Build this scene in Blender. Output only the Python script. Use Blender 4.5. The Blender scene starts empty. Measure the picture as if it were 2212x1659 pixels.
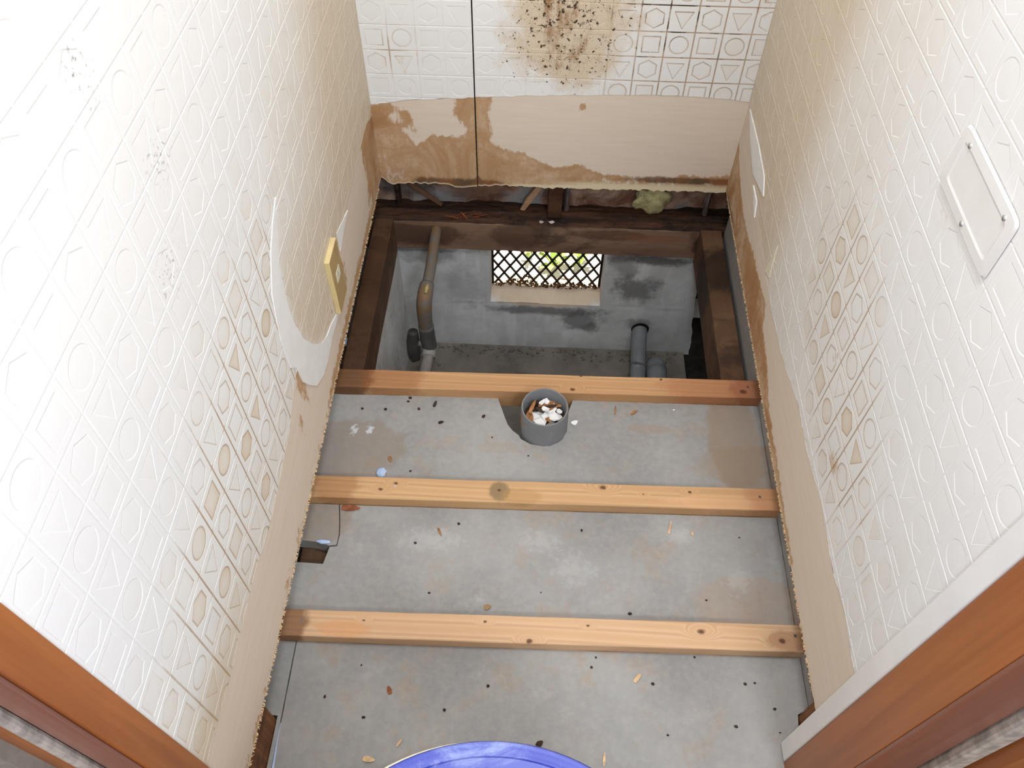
import bpy, math, random
import numpy as np
from mathutils import Vector, Matrix

random.seed(11); RNG = np.random.default_rng(11)
S = bpy.context.scene
COL = S.collection

# ------------------------------------------------------------------ camera, world, lights, exposure
cam_d = bpy.data.cameras.new('camera'); cam = bpy.data.objects.new('camera', cam_d); COL.objects.link(cam)
cam.location = (0.367648, -0.125963, 1.293508)
cam.rotation_euler = (0.648359, -0.006759, 0.046409)
cam_d.sensor_width = 36.0; cam_d.lens = 1759.497 / 2212 * 36.0
cam_d.clip_start = 0.02
S.camera = cam

w = bpy.data.worlds.new('world'); S.world = w; w.use_nodes = True
bg = w.node_tree.nodes['Background']
bg.inputs[0].default_value = (0.93, 0.96, 1.0, 1); bg.inputs[1].default_value = 0.95

def light(name, kind, loc, energy, color=(1, 1, 1), rot=(0, 0, 0), **kw):
    d = bpy.data.lights.new(name, kind); d.energy = energy; d.color = color
    for k, v in kw.items(): setattr(d, k, v)
    o = bpy.data.objects.new(name, d); COL.objects.link(o); o.location = loc; o.rotation_euler = rot
    return o
light('sun', 'SUN', (0.4, 3, 5), 7.0, (1.0, 0.96, 0.9), (math.radians(-14), 0, math.radians(8)), angle=0.01)
light('camera_flash', 'SPOT', (0.425, -0.115, 1.315), 9.5, (0.92, 0.965, 1.0), (0.62, 0.0, 0.03), spot_size=math.radians(120), spot_blend=0.6, shadow_soft_size=0.012)
light('overhead_fill_light', 'AREA', (0.42, 0.62, 2.10), 13.0, (0.88, 0.945, 1.0), (0, 0, 0), shape='DISK', size=0.30)  # unseen overhead fill, added for soft ambient light
light('hall_daylight_fill', 'AREA', (0.95, -1.1, 2.05), 20.0, (0.88, 0.945, 1.0), (math.radians(32), 0, math.radians(24)), shape='DISK', size=0.45)  # area light added for unseen daylight from a hall window

vs = S.view_settings
vs.view_transform = 'Standard'; vs.look = 'None'; vs.gamma = 1.0; vs.use_curve_mapping = False
vs.exposure = 0.07

# ------------------------------------------------------------------ node helper
def lin(r, g, b):
    f = lambda c: (c / 255 / 12.92) if c / 255 <= 0.04045 else ((c / 255 + 0.055) / 1.055) ** 2.4
    return (f(r), f(g), f(b), 1.0)

class M:
    def __init__(s, name, rough=0.6, spec=0.3, metal=0.0):
        s.m = bpy.data.materials.new(name); s.m.use_nodes = True
        s.t = s.m.node_tree; s.n = s.t.nodes; s.b = s.n['Principled BSDF']
        s.b.inputs['Roughness'].default_value = rough
        s.b.inputs['Specular IOR Level'].default_value = spec
        s.b.inputs['Metallic'].default_value = metal
        s.P = s.n.new('ShaderNodeTexCoord').outputs['Object']
    def link(s, a, b): s.t.links.new(a, b)
    def put(s, sock, v):
        if isinstance(v, bpy.types.NodeSocket): s.link(v, sock)
        elif isinstance(v, (tuple, list)) and sock.type == 'RGBA': sock.default_value = tuple(v) if len(v) == 4 else tuple(v) + (1,)
        else: sock.default_value = v
    def scale(s, sc, P=None, off=(0, 0, 0)):
        n = s.n.new('ShaderNodeMapping'); s.link(P or s.P, n.inputs[0])
        n.inputs['Scale'].default_value = sc; n.inputs['Location'].default_value = off
        return n.outputs[0]
    def noise(s, scale, detail=4, rough=0.55, P=None, dist=0.0):
        n = s.n.new('ShaderNodeTexNoise'); s.link(P or s.P, n.inputs['Vector'])
        n.inputs['Scale'].default_value = scale; n.inputs['Detail'].default_value = detail
        n.inputs['Roughness'].default_value = rough; n.inputs['Distortion'].default_value = dist
        return n.outputs['Fac']
    def voro(s, scale, P=None):
        n = s.n.new('ShaderNodeTexVoronoi'); s.link(P or s.P, n.inputs['Vector']); n.inputs['Scale'].default_value = scale
        return n.outputs['Distance']
    def wave(s, scale, dist, P, detail=2, dscale=1.0):
        n = s.n.new('ShaderNodeTexWave'); n.bands_direction = 'Y'; s.link(P, n.inputs['Vector'])
        n.inputs['Scale'].default_value = scale; n.inputs['Distortion'].default_value = dist
        n.inputs['Detail'].default_value = detail; n.inputs['Detail Scale'].default_value = dscale
        return n.outputs['Fac']
    def math(s, op, a, b=0.0, c=None, clamp=False):
        n = s.n.new('ShaderNodeMath'); n.operation = op; n.use_clamp = clamp
        s.put(n.inputs[0], a); s.put(n.inputs[1], b)
        if c is not None: s.put(n.inputs[2], c)
        return n.outputs[0]
    def mul(s, a, b, clamp=False): return s.math('MULTIPLY', a, b, clamp=clamp)
    def add(s, a, b, clamp=False): return s.math('ADD', a, b, clamp=clamp)
    def step(s, v, lo, hi):                       # smooth step, lo may exceed hi
        n = s.n.new('ShaderNodeMapRange'); n.interpolation_type = 'SMOOTHSTEP'
        a, b, t0, t1 = (lo, hi, 0, 1) if lo < hi else (hi, lo, 1, 0)
        s.put(n.inputs[0], v); n.inputs[1].default_value = a; n.inputs[2].default_value = b
        n.inputs[3].default_value = t0; n.inputs[4].default_value = t1
        return n.outputs[0]
    def mix(s, f, a, b):
        n = s.n.new('ShaderNodeMix'); n.data_type = 'RGBA'
        s.put(n.inputs[0], f); s.put(n.inputs[6], a); s.put(n.inputs[7], b)
        return n.outputs[2]
    def attr(s, name):
        n = s.n.new('ShaderNodeAttribute'); n.attribute_name = name; return n.outputs['Fac']
    def blob(s, c, r, nz=None, amp=0.5, lo=1.0, hi=0.6):   # soft ellipsoid mask, 1 inside
        v = s.n.new('ShaderNodeVectorMath'); v.operation = 'SUBTRACT'; s.link(s.P, v.inputs[0]); v.inputs[1].default_value = c
        d = s.n.new('ShaderNodeVectorMath'); d.operation = 'DIVIDE'; s.link(v.outputs[0], d.inputs[0]); d.inputs[1].default_value = r
        l = s.n.new('ShaderNodeVectorMath'); l.operation = 'LENGTH'; s.link(d.outputs[0], l.inputs[0])
        x = l.outputs['Value']
        if nz is not None: x = s.add(x, s.mul(s.math('SUBTRACT', nz, 0.5), amp * 2))
        return s.step(x, lo, hi)
    def bump(s, h, strength=0.3, dist=0.002):
        n = s.n.new('ShaderNodeBump'); n.inputs['Strength'].default_value = strength; n.inputs['Distance'].default_value = dist
        s.link(h, n.inputs['Height']); s.link(n.outputs[0], s.b.inputs['Normal'])
    def color(s, v): s.put(s.b.inputs['Base Color'], v); return s
    def rough(s, v): s.put(s.b.inputs['Roughness'], v); return s

def plain(name, c, rough=0.6, spec=0.3, metal=0.0, var=0.15, scale=30):
    m = M(name, rough, spec, metal)
    n = m.noise(scale, 5)
    d = tuple(x * (1 - var) for x in c[:3]) + (1,); l = tuple(min(1, x * (1 + var)) for x in c[:3]) + (1,)
    m.color(m.mix(m.step(n, 0.3, 0.7), d, l))
    return m.m

# ------------------------------------------------------------------ materials
def mat_cover():
    m = M('embossed_white_sheet', 0.6, 0.22)
    n1 = m.noise(9, 6); n2 = m.noise(60, 4); n3 = m.noise(170, 3); n4 = m.noise(26, 5, 0.65)
    be = m.attr('beige'); di = m.attr('dirt'); mo = m.attr('mould'); gr = m.attr('groove'); rc = m.attr('recess'); cr = m.attr('cellr'); bk = m.attr('black'); sh = m.attr('stainshape')
    white = m.mix(n1, (0.80, 0.80, 0.79), (0.85, 0.85, 0.84))
    tan = m.mix(n4, lin(208, 193, 170), lin(220, 208, 190))
    f = m.math('MULTIPLY', m.step(m.add(be, m.mul(m.math('SUBTRACT', n4, 0.5), 0.3)), 0.0, 1.0), 1.0, clamp=True)
    c = m.mix(f, white, tan)
    # discoloured embossed fields, stronger towards their lower edge
    f2 = m.mul(m.mul(m.mul(rc, di), m.step(m.add(m.mul(n4, 0.5), m.mul(cr, 0.7)), 0.35, 0.95)), m.mul(m.attr('fill'), 0.75), True)
    c = m.mix(f2, c, lin(212, 190, 158))
    # stain blotches
    c = m.mix(m.mul(m.step(m.add(sh, m.mul(m.math('SUBTRACT', n2, 0.5), 0.9)), 0.45, 0.75), 0.75), c, lin(190, 150, 105))
    # dirt held in the grooves
    g = m.mul(m.mul(gr, m.step(m.add(di, m.math('SUBTRACT', n4, 0.55)), 0.0, 0.75)), 0.8, True)
    c = m.mix(g, c, lin(160, 122, 76))
    # mould: brown film, then black specks
    nb = m.noise(13, 6, 0.72, None, 0.6)
    mm = m.add(mo, m.add(m.mul(m.math('SUBTRACT', n4, 0.5), 0.5), m.mul(m.math('SUBTRACT', nb, 0.5), 0.9)))
    c = m.mix(m.mul(m.step(mm, 0.22, 0.75), 0.85), c, m.mix(m.noise(40, 5), lin(214, 196, 172), lin(208, 184, 150)))
    c = m.mix(m.mul(m.step(m.add(mo, m.mul(m.math('SUBTRACT', m.noise(1.0, 6, 0.7, m.scale((42, 42, 17))), 0.5), 1.9)), 0.78, 1.3), 0.85), c, lin(146, 104, 58))
    sp = m.step(m.add(m.noise(120, 4, 0.6), m.mul(mo, 0.13)), 0.70, 0.745)
    c = m.mix(m.mul(sp, m.step(mo, 0.12, 0.4)), c, lin(70, 56, 42))
    sp2 = m.step(m.add(m.noise(260, 3, 0.6), m.mul(mo, 0.12)), 0.73, 0.77)
    c = m.mix(m.mul(m.mul(sp2, m.step(mo, 0.05, 0.3)), 0.8), c, lin(96, 76, 56))
    k = m.mul(m.mul(m.step(gr, 0.35, 0.9), bk), m.step(m.noise(30, 4, 0.6), 0.50, 0.60), True)
    c = m.mix(k, c, lin(66, 56, 46))
    # odd scuffs
    c = m.mix(m.mul(m.attr('scuff'), m.step(m.noise(150, 4, 0.7), 0.55, 0.68)), c, lin(110, 108, 108))
    m.color(c)
    m.b.inputs['Roughness'].default_value = 0.6
    m.bump(n3, 0.12, 0.0006)
    return m.m

def mat_ply(horizontal):
    m = M('bare_plywood', 0.75, 0.15)
    P = m.scale((5, 5, 60))
    g = m.noise(1.6, 6, 0.6, P); n = m.noise(20, 5, 0.65); n2 = m.noise(80, 4, 0.6)
    st = m.attr('stain'); dk = m.attr('dark'); wh = m.attr('white'); raw = m.attr('raw')
    base = m.mix(m.step(g, 0.25, 0.75), lin(222, 206, 189), lin(227, 213, 198))
    vz = m.noise(1.0, 5, 0.65, m.scale((75, 75, 16)))
    s = m.add(st, m.mul(m.math('SUBTRACT', n, 0.5), 0.55))
    s = m.add(s, m.mul(m.math('SUBTRACT', n2, 0.5), 0.2)); s = m.add(s, m.mul(m.math('SUBTRACT', vz, 0.5), 0.45))
    q = m.noise(7, 6, 0.7, None, 0.8)
    brown = m.mix(m.step(q, 0.33, 0.68), lin(212, 186, 158), lin(184, 146, 108))
    brown = m.mix(m.mul(m.step(m.noise(26, 5, 0.7), 0.55, 0.75), 0.4), brown, lin(160, 118, 80))
    c = m.mix(m.step(s, 0.42, 0.60), base, brown)
    rim = m.mul(m.step(s, 0.40, 0.52), m.step(s, 0.80, 0.54))
    c = m.mix(m.mul(rim, 0.6), c, lin(176, 134, 88))
    c = m.mix(m.mul(m.step(m.add(s, m.mul(m.math('SUBTRACT', q, 0.5), 0.9)), 0.62, 0.95), 0.5), c, lin(162, 112, 70))
    d = m.add(dk, m.mul(m.math('SUBTRACT', m.noise(45, 5, 0.7), 0.5), 1.1))
    c = m.mix(m.mul(m.step(d, 0.32, 0.85), 0.85), c, m.mix(m.step(m.noise(13, 3), 0.4, 0.6), lin(128, 80, 48), lin(78, 60, 44)))
    c = m.mix(m.step(m.add(wh, m.mul(m.math('SUBTRACT', n2, 0.5), 1.2)), 0.5, 0.85), c, lin(214, 200, 190))
    c = m.mix(m.mul(raw, m.step(n2, 0.1, 0.45)), c, lin(228, 212, 180))
    m.color(c); m.bump(m.add(g, m.mul(n2, 0.4)), 0.15, 0.0012)
    return m.m

def mat_wood(name, a, b, dark, knots=(), stains=(), dirty=0.0, fine=60, rough=0.65, axis=0, seed=0.0):
    """planed or sawn timber: grain along `axis`, knots=(centre, radius), stains=(centre, radii, colour, amount)"""
    m = M(name, rough, 0.25)
    sc = [fine * 0.55] * 3; sc[axis] = 1.6
    n1k = m.noise(120, 4, 0.7)
    defl = None; kmask = None
    for c, r in knots:
        h = m.blob(c, (r * 4.2, r * 1.9, r * 1.9), None, lo=1.2, hi=0.0)
        k = m.blob(c, (r, r * 0.75, r), n1k, 0.6, 1.05, 0.35)
        defl = h if defl is None else m.add(defl, h)
        kmask = k if kmask is None else m.math('MAXIMUM', kmask, k)
    P = m.scale(tuple(sc), off=(seed, seed * 3.1, seed * 1.7))
    if defl is not None:
        cx = m.n.new('ShaderNodeCombineXYZ'); m.link(m.mul(defl, 0.36), cx.inputs[1]); m.link(m.mul(defl, 0.36), cx.inputs[2])
        va = m.n.new('ShaderNodeVectorMath'); va.operation = 'ADD'; m.link(P, va.inputs[0]); m.link(cx.outputs[0], va.inputs[1]); P = va.outputs[0]
    g1 = m.noise(1.0, 7, 0.6, P, 0.35)
    sc2 = [9.0] * 3; sc2[axis] = 0.9
    P2 = m.scale(tuple(sc2), off=(seed * 2, seed, 0.3))
    if defl is not None:
        va = m.n.new('ShaderNodeVectorMath'); va.operation = 'ADD'; m.link(P2, va.inputs[0]); m.link(cx.outputs[0], va.inputs[1]); P2 = va.outputs[0]
    g2 = m.wave(1.5, 3.0, P2, 2, 0.7)
    c = m.mix(m.step(m.add(m.mul(g1, 0.7), m.mul(g2, 0.3)), 0.3, 0.72), b, a)
    c = m.mix(m.mul(m.step(g2, 0.80, 0.98), 0.35), c, dark)
    c = m.mix(m.mul(m.noise(7, 4), dirty, True), c, dark)
    if dirty > 0.25: c = m.mix(m.mul(m.step(m.noise(8, 6, 0.7, m.scale((0.6, 1, 1.4)), 0.8), 0.50, 0.66), 0.75), c, dark)
    for cc, rr, col, amt in stains:
        c = m.mix(m.mul(m.blob(cc, rr, m.noise(35, 5, 0.65), 0.45, 1.05, 0.65), amt), c, col)
    if kmask is not None: c = m.mix(m.mul(kmask, 0.9), c, lin(86, 52, 34))
    m.color(c); m.bump(g1, 0.25, 0.001)
    return m.m

def mat_board():
    m = M('grey_cement_board', 0.85, 0.15)
    n = m.noise(4.5, 7, 0.6); n2 = m.noise(90, 5, 0.65); n3 = m.noise(420, 3, 0.6); n4 = m.noise(17, 6, 0.65)
    c = m.mix(m.step(n, 0.32, 0.68), lin(140, 139, 138), lin(160, 159, 157))
    c = m.mix(m.mul(m.step(n4, 0.50, 0.72), 0.6), c, lin(160, 142, 124))
    c = m.mix(m.mul(m.step(m.noise(11, 6, 0.7), 0.60, 0.78), 0.5), c, lin(190, 187, 184))
    c = m.mix(m.mul(m.step(n2, 0.3, 0.75), 0.25), c, lin(186, 180, 172))
    B = lambda c0, r, amp=0.45: m.blob(c0, r, n4, amp, 1.05, 0.8)
    c = m.mix(m.mul(B((0.765, 0.755, -0.025), (0.055, 0.13, 0.03)), 0.55), c, lin(150, 126, 100))
    c = m.mix(m.mul(B((0.80, 0.70, -0.025), (0.12, 0.05, 0.03)), 0.35), c, lin(150, 124, 98))
    c = m.mix(m.mul(B((0.035, 0.70, -0.025), (0.10, 0.075, 0.03)), 0.5), c, lin(140, 124, 108))
    c = m.mix(m.mul(B((0.01, 0.555, -0.025), (0.05, 0.06, 0.03)), 0.5), c, lin(142, 124, 106))
    c = m.mix(m.mul(B((0.76, 0.42, -0.025), (0.11, 0.06, 0.03)), 0.4), c, lin(168, 144, 122))
    c = m.mix(m.mul(B((0.61, 0.775, -0.025), (0.055, 0.010, 0.03), 1.5), 0.3), c, lin(160, 132, 108))
    c = m.mix(m.mul(B((0.315, 0.72, -0.025), (0.045, 0.014, 0.03), 1.3), 0.25), c, lin(160, 146, 122))
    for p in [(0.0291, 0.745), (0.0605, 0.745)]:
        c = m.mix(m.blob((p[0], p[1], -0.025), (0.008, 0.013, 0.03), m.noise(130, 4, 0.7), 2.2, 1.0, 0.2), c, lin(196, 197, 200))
    for p, r in [((0.3989, 0.525), (0.05, 0.03)), ((0.4563, 0.4752), (0.05, 0.04)), ((0.6461, 0.5509), (0.03, 0.02)), ((0.74, 0.47), (0.03, 0.03)), ((0.2, 0.52), (0.08, 0.03))]:
        c = m.mix(m.mul(m.blob((p[0], p[1], -0.025), (r[0], r[1], 0.03), n2, 1.6, 1.1, 0.0), 0.35), c, lin(198, 197, 196))
    c = m.mix(m.mul(m.step(n3, 0.66, 0.72), 0.35), c, lin(120, 108, 98))
    m.color(c); m.bump(m.add(n2, m.mul(n3, 0.5)), 0.25, 0.0012)
    return m.m

def mat_concrete(name, a, b, dark, sc=1.0, streak=True):
    m = M(name, 0.9, 0.1)
    n = m.noise(7 * sc, 7, 0.62); n2 = m.noise(3.2 * sc, 4, 0.6, None, 0.6); n3 = m.noise(55, 5)
    c = m.mix(m.step(n, 0.3, 0.7), b, a)
    if streak:
        v = m.noise(1.2, 5, 0.6, m.scale((14, 14, 2.5)))
        c = m.mix(m.mul(m.step(v, 0.5, 0.72), 0.45), c, a)
    c = m.mix(m.mul(m.step(m.add(m.mul(n2, 0.7), m.mul(n3, 0.3)), 0.52, 0.66), 0.6), c, dark)
    m.color(c); m.bump(m.add(n, m.mul(n3, 0.5)), 0.5, 0.004)
    return m.m

def mat_rot():
    m = M('black_rotten_wood', 0.8, 0.25)
    P = m.scale((4, 40, 40)); g = m.noise(1.2, 7, 0.65, P, 0.4); n = m.noise(9, 6, 0.7); n2 = m.noise(50, 5, 0.7)
    c = m.mix(m.step(g, 0.35, 0.7), lin(34, 26, 21), lin(88, 58, 41))
    c = m.mix(m.step(n, 0.50, 0.7), c, lin(20, 17, 15))
    c = m.mix(m.mul(m.step(n2, 0.62, 0.72), m.step(n, 0.4, 0.6)), c, lin(104, 60, 36))
    m.color(c); m.bump(m.add(g, n2), 0.6, 0.006)
    return m.m

def mat_lacquer(name, a, b, chips=0.66, axis=2):
    m = M(name, 0.32, 0.45)
    sc = [70.0] * 3; sc[axis] = 2.2
    g = m.noise(1.1, 6, 0.6, m.scale(tuple(sc)), 0.3); n = m.noise(5, 4); q = m.noise(75, 4, 0.65)
    c = m.mix(m.step(g, 0.25, 0.75), a, b)
    c = m.mix(m.mul(m.step(n, 0.35, 0.7), 0.35), c, tuple(x * 0.7 for x in a[:3]) + (1,))
    c = m.mix(m.mul(m.step(q, chips, chips + 0.05), 0.6), c, lin(206, 170, 136))
    m.color(c); m.bump(g, 0.08, 0.0006)
    return m.m

MC = {}
MC['cover'] = mat_cover()
MC['ply'] = mat_ply(True)
MC['board'] = mat_board()
MC['rot'] = mat_rot()
MC['found'] = mat_concrete('brightened_foundation_concrete', lin(224, 224, 224), lin(200, 200, 199), lin(140, 138, 136))  # lightened so the left face carries painted-in light from the vent side
MC['ground'] = mat_concrete('dark_underfloor_earth', lin(132, 126, 118), lin(108, 102, 95), lin(72, 68, 62), 1.6, False)
MC['outground'] = mat_concrete('pale_gravel_path', lin(232, 224, 212), lin(205, 196, 184), lin(150, 140, 126), 2.5, False)
MC['void'] = plain('black_void_shade', lin(38, 34, 30), 0.95, 0.05, var=0.3)  # black stands in for the unlit depth of void and pipe hole
MC['paper'] = plain('white_torn_paper', (0.84, 0.84, 0.83, 1), 0.8, 0.1, var=0.03)
MC['orange'] = mat_lacquer('orange_lacquered_wood', lin(172, 104, 52), lin(146, 82, 38), 0.72)
MC['jambface'] = mat_lacquer('brown_lacquered_wood', lin(140, 92, 74), lin(120, 74, 58), 0.70)
MC['jambdark'] = mat_lacquer('dull_brown_wood', lin(150, 106, 92), lin(132, 88, 74), 0.68)
MC['dust'] = plain('grey_dusty_strip', lin(168, 160, 152), 0.9, 0.1, var=0.3, scale=60)
MC['whitepaint'] = plain('white_painted_wood', (0.80, 0.79, 0.77, 1), 0.45, 0.35, var=0.03, scale=18)
MC['gold'] = plain('matt_gold_plate', lin(186, 158, 106), 0.42, 0.5, 0.1, var=0.06)
MC['goldedge'] = plain('pale_gold_edge', lin(222, 202, 150), 0.45, 0.4, 0.0, var=0.05)  # worn rim, paler than the face with the light it catches painted in
MC['cream'] = plain('cream_plastic', lin(232, 226, 204), 0.4, 0.4, var=0.03)
MC['pvc'] = plain('grey_pvc', lin(118, 121, 124), 0.45, 0.4, var=0.08, scale=40)
MC['steel'] = plain('bright_steel', (0.75, 0.76, 0.78, 1), 0.25, 0.5, 0.95, var=0.1)
MC['mesh'] = plain('dark_rusty_steel', lin(38, 30, 26), 0.6, 0.3, 0.3, var=0.3)
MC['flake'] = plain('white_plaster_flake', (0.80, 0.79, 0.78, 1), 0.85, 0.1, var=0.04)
MC['fleck'] = plain('dull_paint_fleck', lin(186, 174, 164), 0.8, 0.1)
MC['sliver'] = plain('orange_brown_splinter', lin(160, 112, 72), 0.7, 0.2, var=0.3, scale=90)
MC['sliverpale'] = plain('pale_wood_splinter', lin(206, 174, 136), 0.7, 0.2, var=0.2, scale=90)
MC['crumb'] = plain('dark_brown_crumb', lin(64, 52, 44), 0.9, 0.1, var=0.3, scale=90)
MC['blueputty'] = plain('pale_blue_sealant', lin(176, 196, 228), 0.5, 0.3, var=0.08)
MC['leaf'] = plain('green_leaf', lin(186, 206, 120), 0.5, 0.3, var=0.3, scale=20)
MC['litter'] = plain('brown_leaf_litter', lin(104, 74, 46), 0.9, 0.1, var=0.5, scale=50)
MC['yellow'] = plain('yellow_green_insulation', lin(190, 184, 138), 0.95, 0.05, var=0.25, scale=70)
MC['hallfloor'] = mat_wood('brown_hall_floor', lin(150, 100, 60), lin(120, 76, 44), lin(70, 42, 24))
MC['ceil'] = plain('white_ceiling', (0.8, 0.79, 0.77, 1), 0.8, 0.1, var=0.03)
MC['outer'] = plain('grey_outer_wall', lin(140, 134, 126), 0.9, 0.1, var=0.2)

def mat_blue():
    m = M('blue_plastic', 0.38, 0.45)
    q = m.noise(10, 7, 0.75, None, 1.0); r = m.noise(45, 5, 0.6)
    c = m.mix(m.step(m.noise(4, 3), 0.3, 0.7), lin(54, 66, 164), lin(70, 88, 186))
    c = m.mix(m.mul(m.step(q, 0.46, 0.72), 0.6), c, lin(160, 176, 212))
    c = m.mix(m.mul(m.step(r, 0.60, 0.72), 0.3), c, lin(196, 206, 232))
    m.color(c); return m.m
MC['blue'] = mat_blue()

def mat_copper_pipe():
    m = M('stained_grey_pipe', 0.6, 0.3)
    n = m.noise(28, 5, 0.65); n2 = m.noise(60, 4)
    c = m.mix(m.step(n, 0.42, 0.62), lin(108, 104, 98), lin(124, 96, 68))
    c = m.mix(m.mul(m.step(n2, 0.66, 0.75), 0.6), c, lin(70, 56, 44))
    m.color(c); return m.m
MC['oldpipe'] = mat_copper_pipe()

def mat_soil_pipe():
    m = M('grey_soil_pipe', 0.42, 0.4)
    n = m.noise(30, 5)
    c = m.mix(n, lin(112, 114, 117), lin(128, 130, 133))
    c = m.mix(m.mul(m.blob((0.352, 0.765, 0.01), (0.012, 0.016, 0.028), n, 0.6, 1.0, 0.6), 0.8), c, lin(150, 112, 90))
    c = m.mix(m.mul(m.step(m.noise(55, 4), 0.58, 0.7), 0.35), c, lin(150, 136, 122))
    m.color(c); return m.m
MC['soil'] = mat_soil_pipe()

# ------------------------------------------------------------------ object helpers
def tag(o, label=None, cat=None, group=None, kind=None):
    if label: o['label'] = label
    if cat: o['category'] = cat
    if group: o['group'] = group
    if kind: o['kind'] = kind
    return o
def mesh(name, V, F, mat, parent=None, smooth=False, attrs=None):
    me = bpy.data.meshes.new(name); me.from_pydata([tuple(map(float, v)) for v in V], [], [tuple(map(int, f)) for f in F])
    me.materials.append(mat)
    if attrs:
        for k, a in attrs.items():
            at = me.attributes.new(k, 'FLOAT', 'POINT'); at.data.foreach_set('value', np.asarray(a, dtype=np.float32))
    if smooth: me.polygons.foreach_set('use_smooth', [True] * len(me.polygons))
    me.update()
    o = bpy.data.objects.new(name, me); COL.objects.link(o)
    if parent is not None: o.parent = parent; o.matrix_parent_inverse = parent.matrix_world.inverted()
    return o
def empty(name, loc=(0, 0, 0)):
    o = bpy.data.objects.new(name, None); COL.objects.link(o); o.location = loc; o.empty_display_size = 0.05
    o.matrix_world = Matrix.Translation(loc)
    return o
def fix_normals(o):
    import bmesh
    bm = bmesh.new(); bm.from_mesh(o.data); bmesh.ops.recalc_face_normals(bm, faces=bm.faces); bm.to_mesh(o.data); bm.free(); return o
def bevel(o, w=0.002, seg=2):
    md = o.modifiers.new('bevel', 'BEVEL'); md.width = w; md.segments = seg; md.limit_method = 'ANGLE'; return o
def box(name, a, b, mat, parent=None, bv=0.0):
    x0, y0, z0 = a; x1, y1, z1 = b
    V = [(x0, y0, z0), (x1, y0, z0), (x1, y1, z0), (x0, y1, z0), (x0, y0, z1), (x1, y0, z1), (x1, y1, z1), (x0, y1, z1)]
    F = [(0, 3, 2, 1), (4, 5, 6, 7), (0, 1, 5, 4), (1, 2, 6, 5), (2, 3, 7, 6), (3, 0, 4, 7)]
    o = mesh(name, V, F, mat, parent)
    if bv: bevel(o, bv)
    return o
def fbm2(x, y, seed=0, octv=4):
    """smooth value noise on arrays, 0..1"""
    r = np.random.default_rng(seed); tab = r.random((64, 64)); out = 0; amp = 0.5; tot = 0
    x = np.asarray(x, float); y = np.asarray(y, float)
    for k in range(octv):
        xi = np.floor(x).astype(int); yi = np.floor(y).astype(int); fx = x - xi; fy = y - yi
        fx = fx * fx * (3 - 2 * fx); fy = fy * fy * (3 - 2 * fy)
        g = lambda a, b: tab[a % 64, b % 64]
        v = (g(xi, yi) * (1 - fx) + g(xi + 1, yi) * fx) * (1 - fy) + (g(xi, yi + 1) * (1 - fx) + g(xi + 1, yi + 1) * fx) * fy
        out = out + v * amp; tot += amp; amp *= 0.5; x = x * 2.03 + 7; y = y * 2.03 + 3
    return out / tot
def sst(v, a, b):
    t = np.clip((np.asarray(v, float) - a) / (b - a), 0, 1); return t * t * (3 - 2 * t)
def gauss(u, v, cu, cv, ru, rv): return np.exp(-((u - cu) / ru) ** 2 - ((v - cv) / rv) ** 2)
def poly_field(u, v, poly, soft):
    """1 inside the polygon, 0 outside, 0.5 on its edge"""
    P = np.array(poly); u = np.asarray(u, float); v = np.asarray(v, float)
    ins = np.zeros(u.shape, bool); dmin = np.full(u.shape, 9.0)
    for i in range(len(P)):
        a = P[i]; b = P[(i + 1) % len(P)]
        cond = ((a[1] > v) != (b[1] > v))
        with np.errstate(divide='ignore', invalid='ignore'):
            xint = (b[0] - a[0]) * (v - a[1]) / (b[1] - a[1] + 1e-12) + a[0]
        ins ^= cond & (u < xint)
        d = b - a; t = np.clip(((u - a[0]) * d[0] + (v - a[1]) * d[1]) / (d @ d + 1e-12), 0, 1)
        dmin = np.minimum(dmin, np.hypot(u - a[0] - t * d[0], v - a[1] - t * d[1]))
    return np.clip(0.5 + np.where(ins, dmin, -dmin) / (2 * soft), 0, 1)

# ------------------------------------------------------------------ embossed wall sheet
def ring(shape, s):
    n = 24
    if shape == 'C': return [(s * math.cos(2 * math.pi * i / n), s * math.sin(2 * math.pi * i / n)) for i in range(n)]
    if shape == 'S': cor = {3: (s, s), 9: (-s, s), 15: (-s, -s), 21: (s, -s)}
    if shape == 'H': cor = {2 + 4 * k: (s * math.cos(math.radians(30 + 60 * k)), s * math.sin(math.radians(30 + 60 * k))) for k in range(6)}
    if shape == 'T': cor = {3: (s, s * 0.80), 9: (-s, s * 0.80), 18: (0, -s * 1.12)}
    ks = sorted(cor); out = [None] * n
    for i, k in enumerate(ks):
        k2 = ks[(i + 1) % len(ks)]; m = (k2 - k) % n
        for j in range(m):
            t = j / m; a = cor[k]; b = cor[k2]; out[(k + j) % n] = (a[0] * (1 - t) + b[0] * t, a[1] * (1 - t) + b[1] * t)
    return out
SIZE = {'C': 0.345, 'S': 0.315, 'H': 0.375, 'T': 0.335}
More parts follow.
